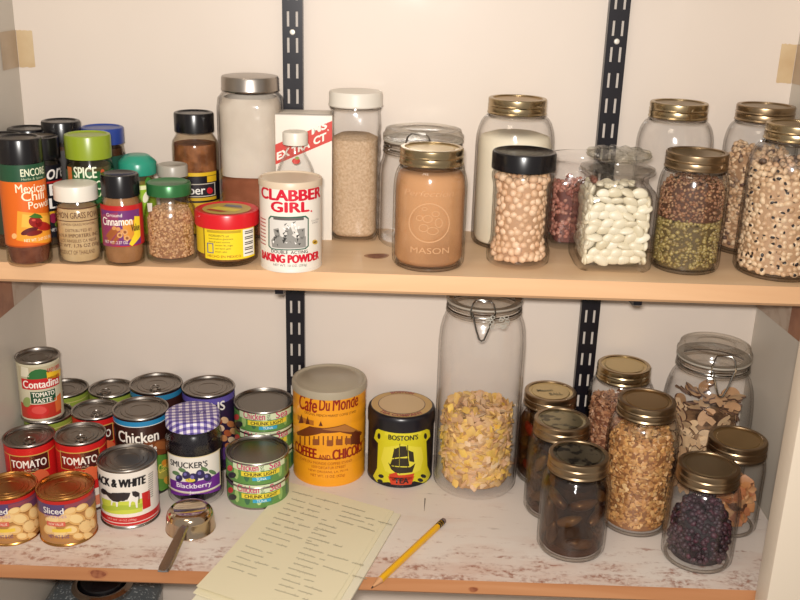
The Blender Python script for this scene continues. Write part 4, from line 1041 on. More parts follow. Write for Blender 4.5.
# tuna cans
def tuna(X, Y, z, h, lab, y0, xo):
    r = .0412; t = thing('tuna_can', lab, 'can', (X, Y, z), group=None)
    bm = bmesh.new(); lathe(bm, [(0, .001), (r-.004, .001), (r-.003, 0), (r-.0012, .0004), (r-.0005, .003), (r-.0005, h-.0036), (r+.0003, h-.0028), (r+.0008, h-.0012), (r+.0003, h-.0002), (r-.0012, h-.0002), (r-.0022, h-.002)], 64); finish(bm, 'can_body', TIN, t, angle=30)
    bm = bmesh.new(); rr = r-.0022; lathe(bm, [(rr, h-.0018), (rr-.0008, h-.004), (rr*.93, h-.004), (rr*.91, h-.0034), (rr*.84, h-.0034), (rr*.82, h-.004), (0, h-.0038)], 64); finish(bm, 'can_lid', mat('tuna_lid', '7c766e', .3, 1), t, angle=12)
    A = Art(X, Y, r-.0003, z).pc(xo+31.5); A.band(0, 0, '5e8c48', z=(h-.005, .0035)); Y0 = y0
    for k in range(7):
        a = -2.2+k*.75; c = ['4a7a40', 'a0bc70', '3c6848', 'b8cc88', '4c8054', '90b464', '38684c'][k]
        A.put([(a*r*.5+.004*math.cos(q)-0, h*.5+(h*.28)*math.sin(q)) for q in [2*PI*j/10 for j in range(10)]], [tuple(range(10))], c, 1)
    A.rect(xo+8, xo+59, Y0+1.5, Y0+9.5, 'cfdab4', 2); A.text('Chicken', xo+12, xo+33, Y0+2, Y0+9, 'c03868', lay=5, bold=.02); A.text('of', xo+35, xo+38.5, Y0+3, Y0+7, '305038', lay=5); A.text('the', xo+35, xo+39, Y0+7, Y0+9.5, '305038', lay=5); A.text('Sea', xo+44, xo+55, Y0+2, Y0+9, 'c03868', lay=5, bold=.02)
    A.rect(xo+16, xo+54, Y0+10.3, Y0+15, 'e2cc3c', 3); A.text('CHUNK LIGHT', xo+19, xo+51, Y0+11, Y0+14.3, '2a2a18', lay=5, bold=.03); A.rect(xo+27, xo+45, Y0+15.6, Y0+18.8, '3aa0c0', 3); A.text('TUNA', xo+31, xo+41, Y0+16.1, Y0+18.4, 'e8f4f0', lay=5)
    A.oval(xo+5, Y0+6, 2.6, 3, 'c03838', 3); A.oval(xo+7, Y0+13, 4, 3, '2c2c2c', 3)
    A.done(t)
    return t
tuna(-.1947, 1.1295, 0, .0339, 'lower of the two tuna cans stacked in front', 484, 226)
tuna(-.1947, 1.1295, .0340, .0339, 'upper of the two tuna cans stacked in front', 462, 226)
for k, lb in enumerate(('bottom tuna can of the back stack of three', 'middle tuna can of the back stack of three', 'top tuna can of the back stack of three, beside the coffee can')):
    tuna(-.1985, 1.2148, .0332*k, .0331, lb, (451, 431, 411)[k], 233)
# sliced potatoes
for X, Y, r, xo, lb in ((-.4798, 1.0214, .0326, -20, 'gold rimmed can of sliced potatoes cut by the left picture edge'), (-.4125, 1.0255, .0338, 34, 'gold rimmed can of sliced potatoes, the right one of two')):
    h = .0662; t = can(X, Y, r, h, lb, metal=GOLDTIN, top=mat('gold_lid', 'b8844c', .28, 1))
    A = Art(X, Y, r-.0004, 0).pc(xo+29.5); A.band(0, 0, 'a87848', z=(h-.004, .004)); A.band(0, 0, 'b82018', z=(h-.004, h-.0085), lay=1); A.band(0, 0, '6a3c58', z=(h-.0085, h-.024), lay=1)
    rn = random.Random(5+int(xo))
    A.band(0, 0, 'b07c44', z=(h-.024, .007), lay=1); A.rect(xo+3, xo+28, 504.5, 515, '54406c', 2); A.rect(xo+28, xo+57, 504.5, 508, '8a4450', 2)
    for (x, y, a, b_, ro) in ((34, 511, 7, 3.6, -.3), (45, 507.5, 7, 3.6, -.5), (53, 513, 5, 6.5, .2), (40, 519, 9, 6, .1), (49, 526, 7, 6.5, -.3), (29, 518, 8, 4.5, -.2), (17, 519.5, 8, 4, .1), (14, 529, 6.5, 5.5, .3), (24, 533, 8, 4, 0), (35, 530, 8, 5, 0), (52, 536, 6, 4, .3), (42, 536, 6, 3.6, 0), (56, 523, 3, 5, 0)):
        A.oval(xo+x+.8, y+.9, a, b_, '9c6c34', 2, ro); A.oval(xo+x, y, a, b_, rn.choice(['dcb070', 'd4a460', 'e0b87c']), 3, ro); A.oval(xo+x-.5, y-.5, a*.75, b_*.72, rn.choice(['e8c88c', 'e4c084']), 4, ro)
    A.text('Sliced', xo+8, xo+27, 507.5, 513.5, 'ece4dc', lay=7, bold=.02); A.text('POTATOES', xo+9, xo+30, 515, 517.6, 'b08cac', lay=7)
    A.rect(xo+11, xo+29, 521.5, 526, 'd0604c', 5); A.text('NEW VALUE', xo+13, xo+27, 522.6, 525, 'f0e0c8', lay=7); A.rect(xo+16, xo+35, 528.5, 532, 'e4c044', 5); A.text('NET WT 8 OZ', xo+13, xo+33, 534.5, 538, '5c4078', lay=7)
    A.done(t)
# condensed milk
X, Y, r, h = -.3490, 1.0710, .0366, .0820
t = can(X, Y, r, h, 'white can with a cow picture and a red base', top=TINTOP)
A = Art(X, Y, r-.0004, 0).pc(127); A.band(0, 0, 'e6ddd2', z=(h-.004, .004)); A.band(0, 0, 'c02424', z=(.0165, .0045), lay=1)
A.text('BLACK & WHITE', 95.5, 144, 479, 487, '141216', lay=5, bold=.07, shear=.12)
A.poly([(100.5, 497), (108, 500), (128, 501), (141, 498), (141, 511), (126, 514), (112, 513.5), (102.5, 510)], 'c4cc48', 2); A.poly([(101, 504), (120, 505), (141, 503), (141, 507), (120, 510), (101, 508)], 'a8b83c', 3)
bk = '2c2426'; wh = 'e6e0d8'
A.poly([(128, 493), (136, 492), (137, 497), (136, 502), (136.2, 507.5), (134.6, 507.5), (133.6, 502), (131, 501), (129.5, 502.5), (129, 506.5), (127.6, 506.5), (127.6, 501), (126, 500)], wh, 4)
A.poly([(113, 500), (117, 501), (116.5, 506.5), (115, 506.5), (114.5, 502), (111.5, 502), (111, 505), (109.8, 505), (110, 500)], wh, 4)
A.poly([(100, 489), (102, 488), (104.5, 489.5), (107, 492), (110, 493), (111.5, 492.5), (122, 492.3), (129, 492.5), (128, 496), (126, 499.5), (121, 500), (117, 501.8), (112, 501), (108.5, 498), (105.5, 494.5), (102.5, 494), (100.5, 492)], bk, 5)
A.poly([(130.5, 491.3), (134, 490.8), (136.8, 492), (137, 496), (134, 497), (131, 495)], bk, 6); A.oval(121.5, 499, 3, 1.8, bk, 6)
A.poly([(136.8, 492), (138, 493), (137.8, 503), (137, 503)], bk, 5)
A.rect(141, 149, 496, 512.5, 'c02424', 3); A.text('CONDENSED MILK', 105, 137, 514.6, 517.2, 'f0dcd0', lay=5); A.text('NET WT 14 OZ (396g)', 107, 135, 519, 521.3, 'e8b8b0', lay=5); A.rect(97, 157, 522.6, 523.4, 'e0c8c0', 4)
for k in range(12): A.rect(147, 152, 480+k*2.1, 480.9+k*2.1, '8a847c', 3)
A.done(t)
# jam jar
X, Y, r = -.2770, 1.1265, .0368
P = [(0, .003), (r*.8, .0015), (r-.004, 0), (r-.0006, .004), (r, .010), (r, .086), (r-.0012, .094), (r-.005, .101), (.0315, .105), (.0315, .114)]
t = thing('jam_jar', 'jar of blackberry jam with a purple and white checked lid', 'jar', (X, Y, 0))
bm = bmesh.new(); lathe(bm, P+inner_of(P, .0022, .005), 56); finish(bm, 'glass_body', GLASS, t, angle=50)
powder('blackberry_jam', 'nearly black blackberry jam inside the checked lid jar', 'jam', (X, Y, 0), [(0, .006), (r-.006, .006), (r-.0028, .011), (r-.0028, .088), (r-.006, .098), (.026, .104), (0, .105)], '0c0812', '0e0914', 30, lump=.0)
MC['blackberry_jam_mat'].node_tree.nodes['Principled BSDF'].inputs['Roughness'].default_value = .25
m = mat('checked_lid', 'e6dfe4', .35); nt = m.node_tree; b = nt.nodes['Principled BSDF']
tc2 = nt.nodes.new('ShaderNodeTexCoord'); sx2 = nt.nodes.new('ShaderNodeSeparateXYZ'); nt.links.new(tc2.outputs['Object'], sx2.inputs[0])
def nm(op, a, b_):
    k = nt.nodes.new('ShaderNodeMath'); k.operation = op
    for i, q in enumerate((a, b_)):
        if isinstance(q, (int, float)): k.inputs[i].default_value = q
        else: nt.links.new(q, k.inputs[i])
    return k.outputs[0]
def stripe(o1): return nm('GREATER_THAN', nm('FRACT', nm('MULTIPLY', o1, 112.), 0), .5)
xz = nm('ADD', sx2.outputs['X'], nm('MULTIPLY', sx2.outputs['Y'], .25)); yz = nm('ADD', nm('SUBTRACT', sx2.outputs['Y'], nm('MULTIPLY', sx2.outputs['X'], .25)), sx2.outputs['Z'])
ss = nm('MULTIPLY', nm('ADD', stripe(xz), stripe(yz)), .5)
rp = nt.nodes.new('ShaderNodeValToRGB'); rp.color_ramp.interpolation = 'CONSTANT'; ee = rp.color_ramp.elements; ee[0].color = lin('e4dde2'); ee[0].position = 0; ee[1].position = .4; ee[1].color = lin('8a7cb4'); k3 = ee.new(.9); k3.color = lin('4a3c84')
nt.links.new(ss, rp.inputs[0]); nt.links.new(rp.outputs[0], b.inputs['Base Color'])
cap(t, .0350, .1050, .1204, m, name='screw_lid', lip=.002, dome=-.0006)
disc_text(t, 'Smucker\'s', -.017, .017, -.004, .004, .1206, C('4a3478'), rz=.1, bold=.02)
A = Art(X, Y, r, 0).pc(194.5)
A.rect(169, 220, 458, 492, 'e2dcd2', 1); A.poly([(170, 478), (220, 470), (220, 489), (196, 494), (171, 493)], '6c2a8c', 2); A.rect(169, 220, 491.5, 493, 'e2dcd2', 3)
A.text("SMUCKER'S", 171, 207, 462, 468, '18141a', lay=5, bold=.03); A.frame(169, 220, 457, 493.5, .9, 'd8c8a0', 3)
for (x, y, a) in ((186, 475, 4), (193, 478, 5), (200, 474, 4.5), (207, 477, 4), (179, 478, 3.5)): A.oval(x, y, a, a, '2c2450', 4); A.oval(x-1, y-1, a*.4, a*.4, '6a62a0', 5)
for (x, y) in ((182, 470), (204, 469), (212, 472), (176, 473)): A.oval(x, y, 4, 2, '5a7a50', 3, .4)
A.oval(190, 480, 5, 2, 'd8c040', 4); A.text('Blackberry', 177, 211, 483.5, 489.5, 'f0e8f0', lay=6, bold=.015); A.text('Jam', 189, 199, 490.5, 494.5, 'f0e8f0', lay=6)
A.done(t)
# coffee can
X, Y, r, h = -.1062, 1.2050, .0500, .1390
t = thing('coffee_can', 'tall orange coffee can with a translucent grey plastic lid', 'can', (X, Y, 0))
bm = bmesh.new(); OR = mat('orange_can', 'e89a1e', .3, spec=.5)
Pb = [(0, .002), (r-.003, .002), (r-.002, 0), (r, 0), (r+.0006, .0015), (r, .003)]
for zc in (.030, .052, .090, .112): Pb += [(r, zc-.003), (r-.0007, zc), (r, zc+.003)]
Pb += [(r, h-.006), (r+.0005, h-.003), (r, h-.001), (0, h-.001)]
lathe(bm, Pb, 72); finish(bm, 'can_body', [OR], t, angle=50)
bm = bmesh.new(); rl = .0507; lathe(bm, [(rl-.001, h-.0095), (rl+.0004, h-.0095), (rl+.0004, h-.002), (rl-.0004, h+.0008), (rl-.003, h+.0014), (rl-.0045, h+.0004), (rl-.0055, h-.0006), (rl-.012, h-.0006), (rl-.0125, h-.0002), (0, h-.0002)], 72); finish(bm, 'plastic_lid', mat('grey_plastic_lid', 'a69a84', .4), t, angle=40)
A = Art(X, Y, r, 0).pc(329.5); k = '8c1c10'; br = '5c2410'
A.text('Cafe', 300, 317, 399, 414, k, lay=2, bold=.02, shear=.15); A.text('Du', 319.5, 330, 399, 411, k, lay=2, bold=.02, shear=.1); A.text('Monde', 333, 358, 398, 411, k, lay=2, bold=.02, shear=.1)
A.text('ORIGINAL FRENCH MARKET COFFEE STAND', 305, 356, 414.5, 417, br, lay=2)
A.poly([(297, 432), (310, 426), (324, 428), (345, 424), (362, 432), (361, 435), (340, 432), (322, 433), (308, 436), (298, 435)], '6c3414', 2); A.poly([(322, 429), (345, 424.5), (360, 431), (340, 431)], 'a86c30', 3)
A.poly([(299, 423), (302, 414), (304, 423)], br, 2); A.poly([(306, 424), (308, 416), (310, 424)], br, 2); A.poly([(319, 426), (321, 421), (323, 426)], br, 2); A.rect(298, 314, 422, 427, 'a86420', 1)
for k2 in range(13): A.poly([(300+k2*4.6, 436), (301.2+k2*4.6, 436), (301.2+k2*4.6, 445), (300+k2*4.6, 445)], '74381a', 2)
for (x, y) in ((313, 442), (327, 443), (336, 442), (345, 441)): A.poly([(x, y-3), (x+6, y-3), (x+6, y+3), (x, y+3)], '8a4a20', 3)
A.poly([(352, 433), (356, 430), (360, 433), (360, 444), (351, 444)], '5c2410', 3); A.poly([(296, 449), (362, 448), (362, 449), (296, 450)], br, 2)
A.text('COFFEE', 296, 316.5, 450, 460, k, lay=2, bold=.045); A.text('AND', 319, 330.5, 455, 460, k, lay=2, bold=.02); A.text('CHICORY', 333, 362, 450, 460, k, lay=2, bold=.045)
for k2, (a, b_, s2) in enumerate(((301, 352, 'CAFE DU MONDE COFFEE STAND'), (312, 346, '1039 DECATUR STREET'), (309, 348, 'NEW ORLEANS, LA. 70116'), (311, 345, 'NET WT. 15 OZ. (425g)'))): A.text(s2, a, b_, 462.5+k2*4.2, 465+k2*4.2+(.8 if k2 == 3 else 0), '9a4a14', lay=2)
A.done(t)
# tea tin
X, Y, r, h = -.0064, 1.2025, .0453, .1058
t = thing('tea_tin', 'round black tea tin with a yellow sailing ship label', 'tin', (X, Y, 0)); BK = mat('black_tin', '16131a', .3, spec=.5)
bm = bmesh.new(); lathe(bm, [(0, .001), (r-.001, 0), (r+.0005, .0015), (r, .003), (r, .084), (0, .084)], 64); finish(bm, 'tin_body', BK, t)
bm = bmesh.new(); lathe(bm, [(r+.0001, .0838), (r+.001, .0838), (r+.001, .099), (r, .103), (r-.002, .1052), (r-.003, .1054), (0, .1054)], 64); finish(bm, 'tin_lid', BK, t)
bm = bmesh.new(); flat_shape(bm, [((r-.0035)*math.cos(a), (r-.0035)*math.sin(a)) for a in [2*PI*i/48 for i in range(48)]], .1056, 0)
flat_shape(bm, [(.0325*math.cos(a), .0325*math.sin(a)) for a in [2*PI*i/40 for i in range(40)]], .1058, 1); flat_shape(bm, [(.0315*math.cos(a), .0315*math.sin(a)) for a in [2*PI*i/40 for i in range(40)]], .1060, 2)
finish(bm, 'lid_label', [C('b8924c'), C('4a2418'), C('bfa070')], t, smooth=False)
arc_text(t, 'BOSTON', .0335, .0408, .1062, C('8a2418'), PI/2, .9, bold=.04); arc_text(t, 'TEA COMPANY', .0335, .0408, .1062, C('8a2418'), -PI/2, 1.7, flip=-1, bold=.04)
A = Art(X, Y, r, 0).pc(400.5); yl = 'ccc21c'; k = '14121a'
A.poly([(376, 430), (382, 427), (388, 432), (402, 434), (416, 432), (421, 427), (429, 430), (430, 436), (426, 441), (427, 466), (430, 474), (426, 483), (414, 481), (402, 484), (388, 482), (377, 482), (373, 476), (377, 468), (378, 443), (374, 438)], yl, 1)
A.rect(385, 421, 429, 437, 'd8cc30', 3); A.text("BOSTON'S", 388.5, 417.5, 435.5, 440.5, k, lay=5, bold=.04)
A.poly([(384, 447), (402, 444), (421, 447), (423, 458), (420, 470), (402, 476), (385, 471), (381, 459)], 'd8cc3c', 2)
for q in ([(394, 449), (399, 447), (399, 457), (392, 458)], [(400, 446), (406, 446), (408, 456), (400, 457)], [(408, 450), (413, 452), (414, 462), (409, 461)], [(392, 459), (399, 458), (399, 466), (390, 465)], [(400, 458), (408, 458), (409, 466), (400, 466)], [(388, 462), (392, 466), (410, 467), (415, 463), (412, 472), (396, 473), (391, 469)]): A.poly(q, '2c2414', 4)
for q in ((399.3, 443.5, 474), (407, 445, 470), (394, 448, 468)): A.poly([(q[0], q[1]), (q[0]+.7, q[1]), (q[0]+.7, q[2]), (q[0], q[2])], '2c2414', 5)
A.poly([(389, 474), (396, 472), (398, 475), (414, 473), (412, 479), (390, 480)], 'c43c1c', 5); A.poly([(388, 476), (414, 476), (411, 484), (391, 484)], 'c43c1c', 5); A.text('TEA', 394.5, 408, 477.8, 483, k, lay=11, bold=.05)
for (x, y) in ((381, 476), (380, 481), (423, 476), (420, 480)): A.oval(x, y, 2.8, 1.8, k, 3, .3)
for (x, y) in ((379, 436), (425, 436)): A.oval(x, y, 1.5, 3, k, 3)
A.done(t)
# tall bale jar of cereal
X, Y, r = .0975, 1.1870, .0575
P = [(0, .004), (r*.8, .002), (r-.004, .0003), (r-.0006, .005), (r, .014), (r, .206), (r-.0015, .226), (r-.004, .237), (r-.0075, .246), (r-.009, .250), (r-.009, .2655)]
t = bale(X, Y, 0, P, .0500, .27, 'very tall bale jar half full of yellow cereal flakes under the upper shelf', front=-PI/2-.10, lever=.036)
A = Art(X, Y, r+.0002, 0)
for k in range(16):
    x = 486+math.cos(k*.7)*6+k*1.6; y = 322+math.sin(k*1.9)*5; ringart(A, x, y, 2.5, 2, .7, GL2, 2, 8)
A.done(t, 'embossing')
pieces('cereal_flake_heap', 'yellow and tan cereal flakes in the tall bale jar', 'cereal', (X, Y, 0), lambda z: r-.0062, .011, .112, 1150, 'flake', (.0125, .010, .003), ['c8a070', 'd8b070', 'dcb048', 'd0a47c', 'c09468', 'e4bc54', 'd4ac84', 'dcc098'], 'ac8050', flat=.75, topn=130, rough=.6)
# pickled peppers
PEP = mat('dark_pepper', '4a3626', .3, var=('6c5638', 40, .4, .6), coat=.5); PEP2 = mat('olive_pepper', '6e5c38', .3, var=('7c6a48', 40, .4, .6), coat=.5); PEP3 = mat('red_pepper', '9c3c30', .3, coat=.5)
BRINE = glass('brown_brine', 'd2b898', '9c7c5c', rough=.05, edgep=1.8, refl=.2)
def pickle_jar(X, Y, r, h, rl, label, word, top, seedk, mats3):
    t, P = mason(X, Y, 0, r, h, rl, label, top=top, band=BRASSD)
    bm = bmesh.new(); lathe(bm, [(0, .006), (r-.007, .006), (r-.0030, .012), (r-.0030, h-.044), (r-.006, h-.036), (rl-.006, h-.027), (0, h-.027)], 48)
    tag(finish(bm, 'brine', BRINE), 'brown brine in the '+word, 'liquid', kind='stuff').location = (X, Y, 0)
    rn = random.Random(seedk); bm0 = bmesh.new(); lathe(bm0, [(0, .009), (r-.0165, .009), (r-.0165, h-.038), (0, h-.034)], 20)
    o = finish(bm0, 'pickled_pepper_heap', mat('pepper_core_%d' % seedk, '33241a', .5, bump=(90, .8), var=('4c3a26', 60, .4, .6))); o.location = (X, Y, 0); tag(o, 'packed dark peppers in the middle of the '+word, 'peppers', kind='stuff')
    for k in range(15):
        a = 2*PI*k/5+.6*(k//5)+rn.uniform(-.2, .2); zc = .026+(k//5)*((h-.068)/2.4)+rn.uniform(-.004, .004); L_ = rn.uniform(.026, .036); n_ = 7; tilt = rn.choice([.15, .5, 1.1, 1.4])*rn.choice([-1, 1])
        bm = bmesh.new(); pts = []; rad = []
        for i in range(n_):
            s = (i/(n_-1)-.5)*L_; aa = a+s*math.sin(tilt)/(r-.0115); zz = min(max(zc+s*math.cos(tilt), .013), h-.04)
            pts.append(((r-.0112)*math.cos(aa), (r-.0112)*math.sin(aa), zz)); rad.append(.0068*math.sqrt(max(.08, 1-((i/(n_-1)-.42)*1.85)**2)))
        tube(bm, pts, rad, 10)
        o = finish(bm, 'pickled_pepper', mats3[k % len(mats3)], angle=70); o.location = (X, Y, 0)
        tag(o, 'dark pickled pepper in the '+word, 'pepper', 'peppers in the '+word)
    return t
pickle_jar(.2084, 1.0327, .0420, .1270, .0362, 'front pint jar of dark pickled peppers', 'front pickle jar', mat('lid_dark_print', '77705c', .3, .9, var=('2c2820', 55, .5, .56)), 1, [PEP, PEP, PEP2])
pickle_jar(.2000, 1.1190, .0412, .1300, .0357, 'middle pint jar of pickled peppers, second of the three', 'middle pickle jar', mat('lid_half_print', '9a8e6c', .3, .9, var=('5c5440', 55, .5, .56)), 2, [PEP2, PEP, PEP])
t = pickle_jar(.1968, 1.2085, .0415, .1290, .0356, 'back pint jar of pickled peppers beside the tall cereal jar', 'back pickle jar', LIDW, 3, [PEP3, PEP2, PEP])
disc_text(t, 'BALL', -.004, .014, -.012, -.004, .1289, C('7a6c44'), rz=.15, bold=.02); disc_text(t, 'Mason', -.018, .004, .001, .008, .1289, C('7a6c44'), rz=.15, bold=.02)
# granola jars
def granola(X, Y, rr, z1, name, label, stops, core, sk, size=(.008, .0055, .0022)):
    pieces(name, label, 'cereal', (X, Y, 0), lambda z: rr-.003 if z < .118 else rr-.003-(z-.118)*.5, .007, z1, 2600, 'flake', size, stops, core, seedk=sk, topn=260, flat=.55, rough=.45)
mason(.2925, 1.2060, 0, .0455, .1724, .0357, 'quart jar of reddish granola in front of the black standard', top=LIDW)
granola(.2925, 1.2060, .0455, .118, 'reddish_granola', 'reddish brown granola in the back quart jar', ['a06c4c', 'b4805c', 'c49470', '90583c', 'cca484'], '7c4c34', 3)
t, P = mason(.2990, 1.0959, 0, .0450, .1720, .0357, 'quart jar of golden granola with a tan lid in the middle', top=LIDT, band=BRASSD)
granola(.2990, 1.0959, .0450, .132, 'golden_granola', 'golden brown granola filling the middle quart jar', ['b07c48', 'c48e56', 'd8a868', 'a06c40', 'cc9c64', 'e0bc88'], '8c5c34', 9)
# pint of dried slices, right
X, Y = .4185, 1.0955
mason(X, Y, 0, .0385, .1235, .0360, 'pint jar of dried fruit pieces close to the right jamb', top=LIDT, band=BRASSD)
pieces('dried_fruit_heap', 'orange brown dried fruit pieces in the pint jar by the jamb', 'dried fruit', (X, Y, 0), lambda z: .0335, .010, .058, 170, 'flake', (.018, .014, .004), ['a8683c', 'c08450', '9a5a3c', 'd0a070', 'b47048'], '5c3824', flat=.6, topn=40)
# front right jar, dark red
X, Y = .3600, 1.0189
mason(X, Y, 0, .0425, .1250, .0360, 'front pint jar of dark purple dried berries at the right', top=LIDG, band=BRASSD)
pieces('dried_berry_heap', 'dark purple dried berries in the front right jar', 'berries', (X, Y, 0), lambda z: .0380-.10*max(0, .022-z) if z < .050 else .0380-(z-.050)*.5, .007, .074, 420, 'ball', (.0095, .0085, .007), ['2c1620', '38202c', '201218', '4c2030', '30181f'], '1c1015', rough=.55, topn=90)
# big bale jar right
X, Y, r = .4070, 1.1940, .0600
P = [(0, .004), (r*.8, .002), (r-.006, .0003), (r-.0012, .005), (r, .016), (r, .105)]
for k in range(1, 9): tt = k/8*PI/2; P.append((.0465+(r-.0465)*math.cos(tt), .105+.065*math.sin(tt)))
P += [(.0455, .173), (.0455, .1935)]
for i in range(len(P)): P[i] = P[i]
t = bale(X, Y, 0, P, .0485, .2, 'large round bale jar of dried mushroom slices by the right wall', front=-PI/2-.05, lever=.034, lid_t=.016)
SLM = ramp_mat('mushroom_flesh', ['c8a47c', 'd8b890', 'b88c64', 'dcc09c'], 'object', rough=.7); SLE = mat('mushroom_skin', '5a3c2c', .6)
bm = bmesh.new(); n_ = 14; top_, bot_ = [], []
for k in range(n_):
    a = PI*k/(n_-1)
    top_.append((.013*math.cos(a), .010*math.sin(a)))
out = top_+[(-.012, -.003), (-.004, -.002), (-.0035, -.011), (.0035, -.011), (.004, -.002), (.012, -.003)]
va = [bm.verts.new((x, y, .0011+.002*math.sin(x*160))) for x, y in out]; vb = [bm.verts.new((x, y, -.0011+.002*math.sin(x*160))) for x, y in out]
bm.faces.new(va); bm.faces.new(vb[::-1])
for i in range(len(out)):
    j = (i+1) % len(out); bm.faces.new((va[i], vb[i], vb[j], va[j])).material_index = 1
MS = finish(bm, 'mushroom_slice', [SLM, SLE], smooth=False); first = True; rn = random.Random(4); ml = 'curled dried mushroom slice in the large bale jar'
for k in range(110):
    if k < 84: a = rn.uniform(-PI, .6) if k < 70 else rn.uniform(0, 2*PI); zc = .014+.108*((k*.618) % 1); R = (r-.0175)-(max(0, zc-.11)*.3)-rn.uniform(0, .003)
    else: a = rn.uniform(0, 2*PI); zc = .122+rn.uniform(0, .012); R = .042*math.sqrt(rn.random())
    M = Matrix.Rotation(a, 3, 'Z') @ Matrix.Rotation(PI/2+rn.uniform(-.45, .45), 3, 'Y') @ Matrix.Rotation(rn.uniform(0, 6.28), 3, 'Z')
    if k >= 84: M = Matrix.Rotation(a, 3, 'Z') @ Matrix.Rotation(rn.uniform(-.7, .7), 3, 'X')
    Mx = M4((X+R*math.cos(a), Y+R*math.sin(a), zc), M, rn.uniform(.8, 1.1))
    if first: MS.matrix_world = Mx; tag(MS, ml, 'mushroom', 'dried mushroom slices'); first = False
    else: copies(MS, Mx, ml, 'dried mushroom slices', 'mushroom')
bm = bmesh.new(); lathe(bm, [(0, .008), (.036, .008), (.038, .112), (0, .118)], 24)
o = finish(bm, 'mushroom_heap', mat('mushroom_core', '9a7654', .7, bump=(60, 1), var=('4c3424', 45, .42, .58))); o.location = (X, Y, 0); tag(o, 'dried mushrooms in the middle of the large bale jar', 'mushrooms', kind='stuff')

# ======================= measuring cup =======================================================
t = thing('measuring_cup', 'upturned steel measuring cup with its handle over the shelf edge', 'measuring cup', (-.2660, 1.0440, 0))
bm = bmesh.new(); R0 = .0305
lathe(bm, [(R0-.0012, .0008), (R0+.0004, .0002), (R0+.0006, .0014), (R0, .0022), (R0-.0012, .018), (R0-.003, .0235), (R0-.006, .0272), (.0205, .0285), (.0195, .0278), (0, .0276)], 56)
lathe(bm, [(R0-.0014, .001), (R0-.0022, .018), (R0-.007, .026), (0, .0266)], 56)
finish(bm, 'cup_bowl', mat('warm_steel', 'c8b49c', .12, 1), t, angle=35)
bm = bmesh.new(); pts = [(.001, -.0285, .0205, .0045, .0012), (-.001, -.036, .0195, .0055, .0015), (-.004, -.055, .014, .0068, .0018), (-.007, -.078, .008, .0074, .0022), (-.009, -.094, .005, .0076, .0022), (-.0095, -.100, .0042, .0062, .0018)]
rows = []
for x, y, z, w, hh in pts: rows.append([bm.verts.new((x-w, y, z-.0006)), bm.verts.new((x-w*.8, y, z+hh)), bm.verts.new((x, y, z+hh*.4)), bm.verts.new((x+w*.8, y, z+hh)), bm.verts.new((x+w, y, z-.0006)), bm.verts.new((x, y, z-.0012))])
for a, b_ in zip(rows, rows[1:]):
    for i in range(6): bm.faces.new((a[i], a[(i+1) % 6], b_[(i+1) % 6], b_[i]))
bm.faces.new(rows[0]); bm.faces.new(rows[-1][::-1]); finish(bm, 'handle', mat('handle_steel', 'd0d0d2', .24, 1), t, angle=50)

# ======================= notepad =============================================================
PAPER = mat('cream_paper', 'dcd2b2', .6, spec=.2); PAPW = mat('white_paper', 'd8d0b8', .6, spec=.2)
t = thing('notepad', 'cream notepad with a handwritten list hanging over the front edge', 'notepad', (-.115, 1.03, 0))
B = Vector((-.1575, 1.1570)); Cc = Vector((-.0165, 1.0935)); Aa = Vector((-.2245, .9270)); O2 = Vector((-.115, 1.03))
def pad(u, v, z): # u across, v down
    p = B+(Cc-B)*u+(Aa-B)*v-O2; return Vector((p.x, p.y, z))
def sheet(name, u0, u1, v0, v1, z0, th, m, sawtooth=False, curl=0):
    bm = bmesh.new(); nu, nv = 60, 14; g = []
    for side in (0, 1):
        for j in range(nv+1):
            row = []
            for i in range(nu+1):
                u = u0+(u1-u0)*i/nu; v = v0+(v1-v0)*j/nv
                if sawtooth and j == 0: v += .010*(i % 2)
                zz = z0+(th if side else 0)+curl*max(0, v-.45)**2
                row.append(bm.verts.new(pad(u, v, zz)))
            g.append(row)
    for side in (0, 1):
        o_ = side*(nv+1)
        for j in range(nv):
            for i in range(nu): bm.faces.new((g[o_+j][i], g[o_+j][i+1], g[o_+j+1][i+1], g[o_+j+1][i]))
    a, b_ = 0, nv+1
    for i in range(nu): bm.faces.new((g[0][i], g[0][i+1], g[b_][i+1], g[b_][i])); bm.faces.new((g[nv][i], g[nv][i+1], g[b_+nv][i+1], g[b_+nv][i]))
    for j in range(nv): bm.faces.new((g[j][0], g[j+1][0], g[b_+j+1][0], g[b_+j][0])); bm.faces.new((g[j][nu], g[j+1][nu], g[b_+j+1][nu], g[b_+j][nu]))
    return finish(bm, name, m, t, angle=60)
sheet('lower_pages', .02, 1.10, .005, 1.16, .0006, .0028, PAPW)
sheet('backing_board', .03, 1.0, .01, 1.10, .0001, .0005, mat('grey_board', '8a8274', .7))
sheet('middle_pages', .0, 1.035, .002, 1.10, .0036, .0010, PAPER, curl=.004)
sheet('top_sheet', 0, 1, 0, 1.07, .0048, .0003, PAPER, sawtooth=True, curl=.012)
INK = mat('pencil_writing', '9c947c', .7)
bm = bmesh.new(); rn = random.Random(21)
def zpad(v): return .0052+.012*max(0, v-.45)**2
def scribble(u0, v, ulen, hgt=.016, slope=0):
    pts = []; u = u0; n_ = int(ulen/.006)
    ph = rn.uniform(0, 6)
    for k in range(n_*3):
        f = k/(n_*3); uu = u0+ulen*f; a = ph+k*2.1
        tall = 1.9 if rn.random() < .10 else .8
        pts.append((uu+.004*math.cos(a), v+slope*f-hgt*.5*tall*math.sin(a)*rn.uniform(.5, 1)))
    w = .00016
    for (a, b_) in zip(pts, pts[1:]):
        p, q = pad(a[0], a[1], zpad(a[1])), pad(b_[0], b_[1], zpad(b_[1])); d = (q-p); 
        if d.length < 1e-5: continue
        nn = Vector((-d.y, d.x, 0)).normalized()*w
        bm.faces.new([bm.verts.new(x) for x in (p-nn, q-nn, q+nn, p+nn)])
